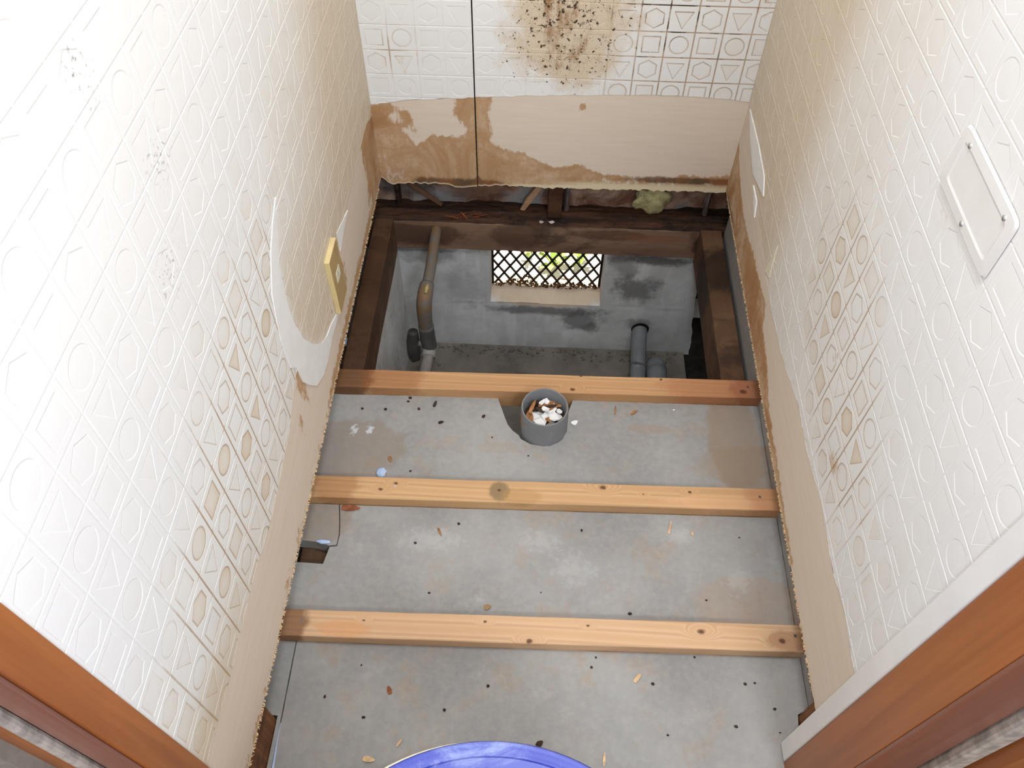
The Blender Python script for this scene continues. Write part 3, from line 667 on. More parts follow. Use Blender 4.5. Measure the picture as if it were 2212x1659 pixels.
joist_knots = {
 0: ([((0.4517, 0.846, 0.0), 0.0065), ((0.4684, 0.8809, 0), 0.004), ((0.6287, 0.880, 0), 0.005), ((0.7894, 0.858, 0), 0.009)],
     [((0.0, 0.853, 0), (0.06, 0.05, 0.08), lin(84, 48, 28), 0.8), ((0.09, 0.853, 0), (0.07, 0.05, 0.08), lin(140, 86, 50), 0.5), ((0.81, 0.862, 0), (0.055, 0.05, 0.08), lin(140, 82, 58), 0.7), ((0.72, 0.862, 0), (0.10, 0.05, 0.08), lin(166, 104, 72), 0.5)]),
 1: ([((0.1041, 0.6019, 0), 0.005), ((0.13, 0.6158, 0), 0.005), ((0.5067, 0.626, 0), 0.008), ((0.5801, 0.6153, 0), 0.0025), ((0.6643, 0.6243, 0), 0.0045), ((0.3187, 0.6108, 0), 0.004)],
     [((0.3187, 0.609, 0), (0.022, 0.022, 0.04), lin(120, 104, 76), 0.75), ((0.02, 0.61, 0), (0.05, 0.05, 0.05), lin(150, 96, 56), 0.5), ((0.72, 0.605, 0), (0.11, 0.018, 0.05), lin(226, 176, 132), 0.5), ((0.36, 0.60, 0), (0.04, 0.02, 0.03), lin(176, 136, 84), 0.5), ((0.81, 0.62, 0), (0.05, 0.05, 0.05), lin(186, 122, 86), 0.5)]),
 2: ([((0.112, 0.3578, 0), 0.0035), ((0.3097, 0.3652, 0), 0.004), ((0.3832, 0.3365, 0), 0.0065), ((0.4772, 0.3664, 0), 0.0035), ((0.661, 0.3654, 0), 0.0075), ((0.79, 0.3566, 0), 0.008)],
     [((-0.01, 0.35, 0), (0.035, 0.05, 0.05), lin(120, 78, 48), 0.75), ((0.80, 0.357, 0), (0.04, 0.02, 0.05), lin(160, 112, 80), 0.55), ((0.08, 0.343, 0), (0.05, 0.016, 0.03), lin(214, 150, 98), 0.5)])}
jcol = [(lin(206, 164, 120), lin(188, 144, 102), lin(132, 92, 60)), (lin(212, 173, 128), lin(198, 157, 114), lin(148, 108, 72)), (lin(218, 182, 146), lin(207, 168, 130), lin(170, 124, 88))]
jlab = ['brown timber joist with dark ends beside the open pit and grey pipe', 'timber floor joist with a grey blotch, middle of the three between the walls', 'pale pinkish timber joist with knots, nearest to the blue bucket']
for i, y in enumerate((0.8752, 0.6263, 0.3718)):
    kn, st = joist_knots[i]
    m = mat_wood('joist_wood_%s' % 'abc'[i], jcol[i][0], jcol[i][1], jcol[i][2], kn, st, 0.12, seed=i * 1.7 + 0.4)
    x0, x1 = -0.052, 0.862; f = lambda x: y - 0.0225 + 0.0159 * x
    o = timber('floor_joist', (x0, f(x0), 0), (x1, f(x1), 0), 0.045, 0.0525, m, None, 0.0007, i + 3)
    tag(o, jlab[i], 'joist', 'timber floor joists across the room')
    for px in ((0.012, 0.80), (0.130, 0.79), (0.012, 0.812))[i]:
        nail(o, (px, f(px) + 0.004, 0))

oldw = mat_wood('old_brown_timber', lin(126, 94, 68), lin(98, 70, 50), lin(56, 42, 33), (), [((0.79, 1.25, -0.1), (0.08, 0.10, 0.1), lin(38, 28, 22), 0.8), ((0.0, 1.15, -0.05), (0.05, 0.25, 0.1), lin(60, 36, 22), 0.6)], 0.5, axis=1)
lbm = timber('bearer_beam', (-0.007, 0.0, -0.053), (-0.007, 1.385, -0.053), 0.046, 0.105, oldw, None, 0.001, 7)
tag(lbm, 'dark brown timber bearer under the left wall panel, running into the pit', 'beam')
rbm = timber('bearer_beam', (0.790, 0.0, -0.053), (0.790, 1.385, -0.053), 0.050, 0.105, oldw, None, 0.001, 8)
tag(rbm, 'dark brown timber bearer under the right wall, beside the black void', 'beam')
sillm = mat_wood('wet_brown_sill', lin(154, 124, 102), lin(128, 98, 80), lin(64, 50, 42), (), [((0.07, 1.39, -0.10), (0.13, 0.05, 0.05), lin(62, 42, 30), 0.7), ((0.32, 1.39, -0.10), (0.08, 0.05, 0.05), lin(66, 44, 32), 0.6), ((0.55, 1.39, -0.085), (0.12, 0.05, 0.018), lin(70, 44, 32), 0.6), ((0.80, 1.39, -0.1), (0.06, 0.06, 0.06), lin(40, 28, 22), 0.8), ((0.66, 1.39, -0.09), (0.10, 0.05, 0.014), lin(136, 92, 66), 0.6), ((0.12, 1.39, -0.066), (0.12, 0.03, 0.012), lin(140, 112, 92), 0.6)], 0.45)
sill = timber('sill_beam', (-0.07, 1.440, -0.062), (0.88, 1.440, -0.062), 0.100, 0.090, sillm, None, 0.0025, 9)
tag(sill, 'wet brown timber sill above the foundation vent, black rot on top', 'beam')
# rotted top of the sill: broken lumpy crust
def crust():
    nx, ny = 170, 16; V = []; F = []
    for j in range(ny + 1):
        for i in range(nx + 1):
            x = -0.055 + 0.92 * i / nx; y = 1.391 + 0.098 * j / ny
            h = 0.002 + 0.011 * float(fbm2(x * 26, y * 60, 15)) * (0.35 + float(fbm2(x * 5, 1.0, 2)))
            if j == 0: h = 0.0005
            V.append((x, y - (0.004 * float(fbm2(x * 40, 5, 3)) if j == 0 else 0), -0.062 + h))
    for j in range(ny):
        for i in range(nx):
            a = j * (nx + 1) + i; F.append((a, a + 1, a + nx + 2, a + nx + 1))
    return mesh('rotten_top', V, F, MC['rot'], sill)
tag(crust(), 'black rotten crust')
# wood splinters standing up on the rotten sill
def stick(name, a, b, wd, th, mat, parent=None, twist=0.3):
    a = Vector(a); b = Vector(b); d = (b - a).normalized(); s = d.cross(Vector((0, 0, 1)))
    if s.length < 1e-3: s = Vector((1, 0, 0))
    s.normalize(); u = s.cross(d).normalized()
    s2 = (s * math.cos(twist) + u * math.sin(twist)); u2 = (u * math.cos(twist) - s * math.sin(twist))
    V = []
    for t, k in ((0, 0.7), (0.35, 1.0), (0.7, 0.8), (1, 0.25)):
        c = a.lerp(b, t) + u * (math.sin(t * 3) * th * 0.5)
        for i, j in ((-1, -1), (1, -1), (1, 1), (-1, 1)): V.append(c + s2 * (wd / 2 * i * k) + u2 * (th / 2 * j * k))
    F = [(0, 3, 2, 1), (12, 13, 14, 15)]
    for q in range(3):
        for i in range(4): F.append((q * 4 + i, q * 4 + (i + 1) % 4, q * 4 + 4 + (i + 1) % 4, q * 4 + 4 + i))
    o = mesh(name, V, F, mat, parent); fix_normals(o); return o
redw = plain('red_brown_rot', lin(122, 66, 40), 0.8, 0.2, var=0.4, scale=80)
for k in range(9):
    x = 0.165 + random.random() * 0.10; y = 1.392 + random.random() * 0.02
    o = stick('rotten_splinter', (x, y, -0.056), (x + random.uniform(-0.04, 0.04), y - random.uniform(-0.01, 0.012), -0.05 + random.uniform(0, 0.012)), 0.004, 0.002, redw)
    tag(o, 'red brown splinter lying on the black rotten sill left of the vent', 'splinter', 'rotten splinters on the sill')

# cavity behind the back panel
studm = mat_wood('cavity_stud', lin(110, 74, 52), lin(84, 54, 38), lin(44, 30, 22), (), (), 0.4, axis=2)
st = timber('wall_stud', (0.4085, 1.403, -0.0395), (0.4085, 1.489, -0.0395), 0.034, 0.01, studm)
bpy.data.objects.remove(st)
st = box('wall_stud', (0.392, 1.405, -0.05), (0.426, 1.488, 0.9), studm, None, 0.002); tag(st, 'brown timber stud seen in the gap below the stained back panel', 'stud')
st2 = box('wall_stud', (0.020, 1.43, -0.05), (0.028, 1.47, 0.3), MC['rot'], None, 0.002); tag(st2, 'thin black stud piece in the left end of the gap below the back panel', 'stud')
lath = plain('pale_lath', lin(196, 156, 122), 0.75, 0.2, var=0.12, scale=60)
o = stick('lath', (0.330, 1.432, -0.050), (0.385, 1.432, 0.045), 0.017, 0.005, lath, None, 1.2); tag(o, 'pale diagonal wood lath in the gap below the back panel, above the vent', 'lath')
o = stick('lath', (0.13, 1.44, -0.050), (0.03, 1.44, 0.03), 0.012, 0.004, plain('brown_lath', lin(104, 74, 56), 0.8, 0.2), None, 1.2); tag(o, 'dark brown diagonal lath in the left end of the gap', 'lath')
def mat_mud():
    m = M('mottled_mud_backing', 0.95, 0.05)
    n = m.noise(14, 6, 0.65, None, 0.5); n2 = m.noise(7, 4)
    c = m.mix(m.step(n, 0.35, 0.65), lin(124, 88, 72), lin(176, 150, 132))
    c = m.mix(m.step(n2, 0.5, 0.62), c, lin(140, 138, 138))
    c = m.mix(m.mul(m.blob((0.04, 1.47, 0.0), (0.09, 0.1, 0.06), n, 0.5), 0.8), c, lin(76, 76, 78))
    c = m.mix(m.mul(m.blob((0.22, 1.47, 0.0), (0.11, 0.1, 0.08), n, 0.4), 0.7), c, lin(104, 66, 44))
    m.color(c); m.bump(n, 0.8, 0.01); return m.m
def mud():
    nx, nz = 120, 14; V = []; F = []
    for j in range(nz + 1):
        for i in range(nx + 1):
            x = -0.07 + 0.96 * i / nx; z = -0.055 + 0.22 * j / nz
            V.append((x, 1.478 - 0.035 * float(fbm2(x * 16, z * 16, 31)), z))
    for j in range(nz):
        for i in range(nx):
            a = j * (nx + 1) + i; F.append((a, a + 1, a + nx + 2, a + nx + 1))
    return mesh('wall_cavity_backing', V, F, mat_mud())
struct(mud())
def lump(name, c, r, mat, seed, sub=3, amp=0.5, parent=None, smooth=True):
    import bmesh
    bm = bmesh.new(); bmesh.ops.create_icosphere(bm, subdivisions=sub, radius=1)
    for v in bm.verts:
        q = v.co; k = 1 + amp * (float(fbm2(q.x * 2.3 + seed, q.y * 2.3 + q.z * 1.9, seed)) - 0.5) * 2
        v.co = Vector((q.x * r[0] * k, q.y * r[1] * k, q.z * r[2] * k)) + Vector(c)
    me = bpy.data.meshes.new(name); bm.to_mesh(me); bm.free(); me.materials.append(mat)
    if smooth: me.polygons.foreach_set('use_smooth', [True] * len(me.polygons))
    o = bpy.data.objects.new(name, me); COL.objects.link(o)
    if parent: o.parent = parent
    return o
o = lump('insulation_tuft', (0.645, 1.448, -0.018), (0.042, 0.016, 0.036), MC['yellow'], 5, 4, 0.5); tag(o, 'yellow green insulation tuft in the gap below the right of the back panel', 'insulation')

def tube(name, pts, rad, mat, parent=None, n=16, res=4, cap=True):
    P = [Vector(p) for p in pts]; R = rad if isinstance(rad, (list, tuple)) else [rad] * len(P)
    Q = []; QR = []
    for i in range(len(P) - 1):                                     # catmull-rom through the points
        p0 = P[max(i - 1, 0)]; p1 = P[i]; p2 = P[i + 1]; p3 = P[min(i + 2, len(P) - 1)]
        for k in range(res):
            t = k / res
            Q.append(0.5 * ((2 * p1) + (p2 - p0) * t + (2 * p0 - 5 * p1 + 4 * p2 - p3) * t * t + (3 * p1 - p0 - 3 * p2 + p3) * t ** 3)); QR.append(R[i] * (1 - t) + R[i + 1] * t)
    Q.append(P[-1]); QR.append(R[-1])
    V = []; F = []; ref = Vector((0.3, 0.2, 1)).normalized(); prev = None
    for i, q in enumerate(Q):
        d = (Q[min(i + 1, len(Q) - 1)] - Q[max(i - 1, 0)]).normalized()
        if prev is None:
            s = d.cross(ref); s = s if s.length > 0.1 else d.cross(Vector((1, 0, 0)))
        else: s = prev - d * prev.dot(d)
        s.normalize(); prev = s; u = d.cross(s)
        for k in range(n):
            a = 2 * math.pi * k / n; V.append(q + (s * math.cos(a) + u * math.sin(a)) * QR[i])
    for i in range(len(Q) - 1):
        for k in range(n): F.append((i * n + k, i * n + (k + 1) % n, (i + 1) * n + (k + 1) % n, (i + 1) * n + k))
    if cap: F.append(tuple(range(n))); F.append(tuple((len(Q) - 1) * n + k for k in range(n)))
    o = mesh(name, V, F, mat, parent, True); fix_normals(o); return o
for (c, lab) in (((0.4386, 1.44), 'shiny metal pipe end in the gap beside the brown stud'), ((0.779, 1.44), 'shiny metal pipe in the right end of the gap below the back panel')):
    o = tube('metal_pipe', [(c[0], c[1], -0.052), (c[0] - 0.001, c[1], 0.0), (c[0], c[1], 0.30)], 0.0075, MC['steel']); tag(o, lab, 'pipe')
# grey side board at the right pit edge, wood blocks left
o = box('cement_strip', (0.8235, 0.26, -0.14), (0.846, 1.385, -0.004), MC['board'], None, 0.001); tag(o, 'thin grey cement strip on edge below the right wall panel', 'board')
def blk(lab, a, b, mat): return tag(box('wood_block', a, b, mat, None, 0.002), lab, 'block')
postm = mat_wood('brown_post', lin(150, 100, 58), lin(116, 74, 42), lin(70, 44, 28), (), (), 0.3, axis=2)
blk('brown timber post foot under the near end of the left wall panel', (-0.060, 0.082, -0.053), (-0.004, 0.205, 0.066), postm)
blk('brown timber post foot below the white trim at the near right corner', (0.8058, 0.182, -0.053), (0.86, 0.2492, 0.066), postm)
blk('short brown wood block wedged left of the pit beside the bearer', (-0.074, 0.93, -0.16), (-0.034, 1.02, -0.075), oldw)

# ------------------------------------------------------------------ cement boards between the joists
def board(lab, poly, z0=-0.0528, z1=-0.025, name='cement_board', rag=0.0):
    from mathutils.geometry import tessellate_polygon
    pts = []
    for i, a in enumerate(poly):
        b = poly[(i + 1) % len(poly)]; L = math.hypot(b[0] - a[0], b[1] - a[1]); n = max(1, int(L / 0.02))
        for k in range(n):
            t = k / n; j = rag if 0 < k else rag * 0.3
            pts.append((a[0] + (b[0] - a[0]) * t + random.uniform(-j, j), a[1] + (b[1] - a[1]) * t + random.uniform(-j, j)))
    n = len(pts); V = [(x, y, z1) for x, y in pts] + [(x, y, z0) for x, y in pts]
    tri = tessellate_polygon([[Vector((x, y, 0)) for x, y in pts]])
    F = [tuple(t) for t in tri] + [tuple(n + q for q in t[::-1]) for t in tri] + [(i, (i + 1) % n, n + (i + 1) % n, n + i) for i in range(n)]
    o = mesh(name, V, F, MC['board']); fix_normals(o); return tag(o, lab, 'board')
J = lambda y, x, s: y + 0.0159 * x + s
xa, xb = -0.055, 0.8225
PCX, PCY = 0.3966, 0.7712
notch = [(0.4533, 0.837), (0.449, 0.822), (0.4451, 0.8086), (0.4435, 0.785), (0.440, 0.7641), (0.433, 0.745), (0.425, 0.7352), (0.4105, 0.729), (0.3958, 0.7255), (0.372, 0.7295), (0.3534, 0.7403), (0.349, 0.7485), (0.3364, 0.7589), (0.326, 0.773), (0.3194, 0.791), (0.312, 0.812), (0.3045, 0.833), (0.3040, 0.8355)]
notch = [(PCX + (x - PCX) * max(1, 0.0459 / max(1e-6, math.hypot(x - PCX, y - PCY))), PCY + (y - PCY) * max(1, 0.0459 / max(1e-6, math.hypot(x - PCX, y - PCY)))) for x, y in notch]
board('grey cement board notched around the grey soil pipe', [(xa, J(0.627, xa, 0)), (xb, J(0.627, xb, 0)), (xb, J(0.830, xb, -0.0008))] + notch + [(xa, J(0.830, xa, -0.0008))], rag=0.0005)
hole = [(-0.0226, 0.5059), (0.0, 0.5045), (0.0251, 0.4975), (0.0199, 0.4639), (-0.0282, 0.4652)]
board('grey cement board with a square cut-out at its left edge, between two joists', [(xa, J(0.3725, xa, 0)), (xb, J(0.3725, xb, 0)), (xb, J(0.5809, xb, -0.0008)), (0.0300, J(0.5809, 0, -0.0008)), (0.0365, 0.545), (0.0400, 0.520), (0.0392, 0.4985), (0.0262, 0.4965), (0.0205, 0.4638), (xa, 0.4655)], rag=0.0004)
board('small loose scrap of grey cement board at the left wall behind the cut-out', [(xa, 0.507), (-0.02, 0.5062), (0.0, 0.5045), (0.0245, 0.4985), (0.0375, 0.5005), (0.0383, 0.520), (0.0350, 0.545), (0.0280, J(0.5809, 0, -0.001)), (xa, J(0.5809, xa, -0.001))], z1=-0.0238, rag=0.0003)
board('largest grey cement board nearest the doorway, around the blue bucket', [(0.0065, 0.032), (0.8045, 0.032), (0.8010, 0.2171), (0.8045, 0.25), (0.8228, 0.26), (xb, J(0.3273, xb, -0.0008)), (0.0035, J(0.3273, 0, -0.0008)), (0.0050, 0.2225), (0.0057, 0.1735)], rag=0.0004)
board('narrow strip of grey board along the near left wall', [(-0.0025, 0.032), (0.0045, 0.032), (0.0038, 0.1735), (0.0030, 0.2225), (0.0015, J(0.3273, 0, -0.0008)), (xa, J(0.3273, xa, -0.0008)), (xa, 0.212), (-0.0025, 0.210)], rag=0.0002)
# blue-white sealant runs along the near left joint
def strip(name, pts, wd, mat, lab, cat):
    o = tube(name, pts, wd, mat, None, 8, 4); return tag(o, lab, cat)
strip('sealant_bead', [(0.0042, 0.20, -0.0262), (0.0050, 0.172, -0.026), (0.0062, 0.145, -0.026), (0.0075, 0.11, -0.026)], [0.0006, 0.0014, 0.002, 0.003], MC['blueputty'], 'pale blue sealant run down the board joint at the near left', 'sealant')
o = lump('sealant_dab', (0.096, 0.651, -0.0235), (0.010, 0.011, 0.004), MC['blueputty'], 3, 3, 0.35); tag(o, 'pale blue sealant dab at the back edge of the middle joist', 'sealant')
o = lump('sealant_dab', (0.014, 0.5045, -0.0225), (0.012, 0.004, 0.0026), MC['blueputty'], 8, 3, 0.35); tag(o, 'pale blue sealant dab on the edge of the left cut-out', 'sealant')
o = lump('sealant_dab', (-0.038, 1.006, -0.072), (0.009, 0.012, 0.006), MC['blueputty'], 6, 3, 0.4); tag(o, 'pale blue sealant dab below the left panel beside the open pit', 'sealant')

# ------------------------------------------------------------------ soil pipe with debris
def lathe(name, prof, c, mat, parent=None, n=56, smooth=True, closed=False):
    V = []; F = []; k = len(prof)
    for i in range(n):
        a = 2 * math.pi * i / n
        for r, z in prof: V.append((c[0] + r * math.cos(a), c[1] + r * math.sin(a), c[2] + z))
    for i in range(n):
        j = (i + 1) % n
        for q in range(k - 1 + (1 if closed else 0)):
            q2 = (q + 1) % k; F.append((i * k + q, j * k + q, j * k + q2, i * k + q2))
    o = mesh(name, V, F, mat, parent, smooth); fix_normals(o)
    if smooth:
        md = o.modifiers.new('split', 'EDGE_SPLIT'); md.split_angle = math.radians(40)
    return o
PC = (PCX, PCY, 0.0)
sp = empty('soil_pipe', (PC[0], PC[1], -0.30)); tag(sp, 'round grey plastic soil pipe stub full of rubble, standing by the back joist', 'pipe')
lathe('pipe_wall', [(0.0448, -0.535), (0.0448, 0.0400), (0.0440, 0.0415), (0.0418, 0.0415), (0.0408, 0.0400), (0.0408, -0.535)], PC, MC['soil'], sp, closed=True)
lathe('pipe_plug', [(0.0407, 0.005), (0.030, 0.007), (0.0001, 0.009)], PC, MC['crumb'], sp)
def flake(c, size, rz, tx, ty, lab, group, mat=None, cat='flake', name='plaster_flake', parent=None, th=0.0016):
    n = random.choice((5, 6, 7)); V = []; M4 = Matrix.Translation(c) @ Matrix.Rotation(rz, 4, 'Z') @ Matrix.Rotation(tx, 4, 'X') @ Matrix.Rotation(ty, 4, 'Y')
    pts = []
    for i in range(n):
        a = 2 * math.pi * (i + random.uniform(-0.25, 0.25)) / n; r = size * random.uniform(0.65, 1.05); pts.append((r * math.cos(a), r * 0.75 * math.sin(a)))
    for s in (1, -1):
        for x, y in pts: V.append(M4 @ Vector((x, y, s * th / 2 + (x * x) / size * 0.25)))
    F = [tuple(range(n)), tuple(range(2 * n - 1, n - 1, -1))] + [(i, n + i, n + (i + 1) % n, (i + 1) % n) for i in range(n)]
    o = mesh(name, V, F, mat or MC['flake'], parent); fix_normals(o); return tag(o, lab, cat, group)
fl = [(-0.010, -0.004, 0.016), (0.006, -0.006, 0.013), (-0.006, -0.023, 0.013), (0.018, -0.014, 0.014), (0.026, -0.004, 0.012), (0.016, 0.012, 0.009), (0.002, 0.026, 0.008), (-0.006, 0.020, 0.007), (0.012, -0.026, 0.011), (0.029, 0.006, 0.006), (-0.022, -0.028, 0.005), (0.001, 0.005, 0.009)]
for i, (dx, dy, s) in enumerate(fl):
    flake((PC[0] + dx, PC[1] + dy, 0.0145 + 0.004 * (i % 4)), s * 1.35, random.uniform(0, 6), random.uniform(-0.35, 0.35), random.uniform(-0.35, 0.35), ('largest white plaster flake, left of the middle of the grey soil pipe' if i == 0 else 'white plaster flake at the front rim inside the grey soil pipe' if i == 2 else 'white plaster flake against the back wall inside the grey soil pipe' if i == 6 else 'small white plaster flake among others in the top of the grey soil pipe'), 'plaster flakes in the soil pipe')
sl = [(-0.030, 0.012, -0.012, 0.002), (-0.033, -0.012, -0.022, 0.018), (-0.012, 0.016, 0.024, 0.022), (0.0, 0.012, 0.028, 0.018), (-0.028, -0.006, -0.018, 0.026), (-0.004, 0.03, 0.020, 0.030), (-0.02, 0.024, 0.004, 0.032), (0.008, 0.008, 0.022, 0.024), (0.004, -0.014, 0.012, -0.028), (-0.016, 0.008, -0.002, -0.006), (-0.026, 0.0, -0.024, -0.022), (0.02, 0.02, 0.032, 0.014), (-0.015, 0.026, -0.030, 0.016)]
for i, (x0, y0, x1, y1) in enumerate(sl):
    z = 0.016 + 0.003 * (i % 5)
    o = stick('wood_splinter', (PC[0] + x0, PC[1] + y0, z), (PC[0] + x1, PC[1] + y1, z + random.uniform(-0.004, 0.007)), random.uniform(0.005, 0.011), 0.0016, MC['sliver'] if i % 3 else MC['crumb'], None, random.uniform(-0.4, 0.4))
    tag(o, ('long orange brown splinter lying across the back of the rubble in the grey pipe' if i == 2 else 'orange brown splinter standing at the left rim inside the grey pipe' if i == 1 else 'dark brown splinter in the top of the grey soil pipe' if i % 3 == 0 else 'orange brown splinter among others in the top of the grey soil pipe'), 'splinter', 'dark splinters in the soil pipe' if i % 3 == 0 else 'orange splinters in the soil pipe')
o = flake((0.4565, 0.7830, -0.0238), 0.009, 0.5, 0.05, 0.0, 'white plaster crumb on the grey board right of the soil pipe', None)

# ------------------------------------------------------------------ pit pipes
p = empty('drain_pipe', (0.118, 1.39, -0.09)); tag(p, 'old stained grey waste pipe with elbow at the left of the pit', 'pipe')
tube('pipe_run', [(0.1186, 1.396, -0.088), (0.1186, 1.33, -0.088), (0.1182, 1.26, -0.090), (0.1150, 1.182, -0.093)], 0.0130, MC['oldpipe'], p)
tube('elbow', [(0.1152, 1.205, -0.092), (0.1138, 1.178, -0.095), (0.1110, 1.163, -0.118), (0.1100, 1.160, -0.165), (0.1105, 1.160, -0.19)], [0.0165, 0.018, 0.0185, 0.0175, 0.0172], MC['oldpipe'], p)
tube('tee', [(0.1105, 1.160, -0.185), (0.1120, 1.160, -0.24), (0.1150, 1.160, -0.262)], [0.0185, 0.0190, 0.0180], plain('dark_grey_fitting', lin(86, 84, 82), 0.5, 0.3, var=0.2), p)
tube('collar', [(0.1140, 1.164, -0.258), (0.113, 1.150, -0.272), (0.112, 1.135, -0.276)], [0.0170, 0.0175, 0.0170], plain('pale_grey_collar', lin(150, 146, 142), 0.5, 0.3, var=0.1), p)
tube('pipe_run', [(0.112, 1.140, -0.276), (0.108, 1.06, -0.278), (0.104, 0.96, -0.284), (0.10, 0.5, -0.30)], 0.0140, plain('grey_lower_pipe', lin(140, 134, 130), 0.5, 0.3, var=0.15), p)
tube('putty_patch', [(0.1195, 1.190, -0.0760), (0.1190, 1.176, -0.0755), (0.1170, 1.166, -0.080)], [0.003, 0.0055, 0.003], plain('yellow_putty', lin(176, 158, 110), 0.7, 0.2), p, 8)
tube('cleanout', [(0.0760, 1.165, -0.215), (0.0740, 1.160, -0.245), (0.0745, 1.150, -0.285), (0.0790, 1.140, -0.300)], [0.012, 0.0165, 0.0165, 0.010], plain('dark_pipe_cap', lin(62, 60, 58), 0.6, 0.3, var=0.2), p)
tube('cleanout_neck', [(0.077, 1.158, -0.250), (0.108, 1.158, -0.250)], 0.009, MC['oldpipe'], p, 12)
p = empty('drain_pipe', (0.668, 1.40, -0.46)); tag(p, 'thin grey pipe leaving a dark hole in the foundation, right of the vent', 'pipe')
tube('pipe_run', [(0.6690, 1.402, -0.442), (0.6660, 1.37, -0.447), (0.660, 1.28, -0.452), (0.6555, 1.20, -0.455), (0.63, 0.6, -0.47)], 0.0215, MC['pvc'], p)
lathe('pipe_hole_shade', [(0.0250, 0), (0.0001, 0.0)], (0.669, 1.398, -0.436), MC['void'], p, 20)  # flat black disc paints the shade where the pipe leaves the wall
bpy.data.objects['pipe_hole_shade'].rotation_euler = (0, 0, 0)
o = bpy.data.objects['pipe_hole_shade']; V = [v.co.copy() for v in o.data.vertices]
for v, q in zip(o.data.vertices, V): v.co = Vector((q.x, 1.3952, -0.436 + (q.y - 1.398)))
p = empty('drain_pipe', (0.712, 1.29, -0.5)); tag(p, 'thicker grey pipe with rounded elbow on the pit floor at the right', 'pipe')
tube('pipe_run', [(0.7135, 1.312, -0.545), (0.7135, 1.312, -0.515), (0.7125, 1.296, -0.480), (0.711, 1.262, -0.466), (0.709, 1.20, -0.462), (0.69, 0.6, -0.47)], [0.029, 0.029, 0.0295, 0.0285, 0.028, 0.028], MC['pvc'], p)
# rubble along the foot of the foundation
rub = []
import bmesh as _b
bm = _b.new()
for k in range(150):
    x = random.uniform(0.02, 0.79); y = 1.392 - abs(random.gauss(0, 0.02)); s = random.uniform(0.0015, 0.006)
    g = _b.ops.create_icosphere(bm, subdivisions=1, radius=s, matrix=Matrix.Translation((x, y, -0.535 + s * 0.4)))
    for v in g['verts']: v.co += Vector((random.uniform(-1, 1), random.uniform(-1, 1), random.uniform(-1, 1))) * s * 0.25
me = bpy.data.meshes.new('rubble'); bm.to_mesh(me); bm.free(); me.materials.append(MC['ground']); o = bpy.data.objects.new('rubble', me); COL.objects.link(o)
tag(o, 'loose dark rubble along the foot of the foundation in the pit', 'rubble', None, 'stuff')

# ------------------------------------------------------------------ vent screen
def vent():
    t = empty('vent_screen', (0.40, 1.470, -0.25)); tag(t, 'dark expanded metal vent screen with diamond openings in the foundation', 'vent')
    x0, x1, z0, z1, y = 0.2505, 0.5475, -0.358, -0.168, 1.470
    pw, ph = 0.0325, 0.0255; r = 0.0037
    nrow = int((z1 - z0) / ph) + 1
    rowz = [z0 + ph * k for k in range(nrow + 1)]
    for k in range(nrow):                                            # one zigzag strand per row
        zc = z0 + ph * (k + 0.5); n = int((x1 - x0) / (pw / 2)); V = []; F = []
        for i in range(n + 1):
            x = x0 + i * pw / 2; z = zc + (ph / 2 - 0.0004) * (1 if (i + k) % 2 else -1)
            V += [(x, y - 0.0022, z - r * 1.15), (x, y + 0.0022, z - r * 0.75), (x, y + 0.0022, z + r * 1.15), (x, y - 0.0022, z + r * 0.75)]
        for i in range(n):
            for j in range(4): F.append((i * 4 + j, i * 4 + (j + 1) % 4, i * 4 + 4 + (j + 1) % 4, i * 4 + 4 + j))
        o = mesh('strand', V, F, MC['mesh'], t); fix_normals(o)
    box('frame_bar', (x0 - 0.003, y - 0.005, z0 - 0.004), (x0 + 0.004, y + 0.004, z1), MC['mesh'], t)
    box('frame_bar', (x1 - 0.004, y - 0.005, z0 - 0.004), (x1 + 0.003, y + 0.004, z1), MC['mesh'], t)
    return t
vent()
# leaf litter against the screen
V = []; F = []
for k in range(420):
    x = 0.262 + 0.28 * random.random(); y = 1.452 + 0.0105 * random.random(); hmax = 0.030 * (0.35 + 0.9 * abs(math.sin(x * 23)) * (1.3 if x < 0.36 else 0.6)); z = -0.352 + random.random() ** 1.6 * hmax
    s = random.uniform(0.003, 0.008); a = random.uniform(0, 6.28); b = len(V)
    dx, dz = s * math.cos(a), s * math.sin(a)
    V += [(x - dx, y - 0.002, z - dz), (x + dz * 0.4, y, z - dx * 0.4), (x + dx, y + 0.002, z + dz), (x - dz * 0.4, y - 0.003, z + dx * 0.4)]; F.append((b, b + 1, b + 2, b + 3))
o = mesh('leaf_litter', V, F, MC['litter']); tag(o, 'brown leaf litter caught at the bottom of the vent screen', 'litter', None, 'stuff')
# weeds outside
def weed(c, lab, seed, n=16, r=0.045):
    random.seed(seed); V = []; F = []
    for k in range(n):
        a = random.uniform(0, 6.28); L = r * random.uniform(0.6, 1.2); h = random.uniform(0.02, 0.07); wd = L * 0.22; b = len(V)
        ca, sa = math.cos(a), math.sin(a)
        for t, ww, zz in ((0, 0.15, 0.0), (0.4, 1.0, h * 0.8), (0.75, 0.8, h), (1.0, 0.05, h * 0.8)):
            cx, cy = c[0] + ca * L * t, c[1] + sa * L * t
            V += [(cx - sa * wd * ww, cy + ca * wd * ww, -0.42 + zz), (cx, cy, -0.42 + zz - 0.003 * ww), (cx + sa * wd * ww, cy - ca * wd * ww, -0.42 + zz)]
        for q in range(3):
            for s in range(2): F.append((b + q * 3 + s, b + q * 3 + s + 1, b + q * 3 + 4 + s, b + q * 3 + 3 + s))
    o = mesh('weed', V, F, MC['leaf']); o.data.polygons.foreach_set('use_smooth', [True] * len(o.data.polygons)); return tag(o, lab, 'weed')
weed((0.42, 1.615, 0), 'green leafy weed outside behind the middle of the vent screen', 3, 12, 0.05)
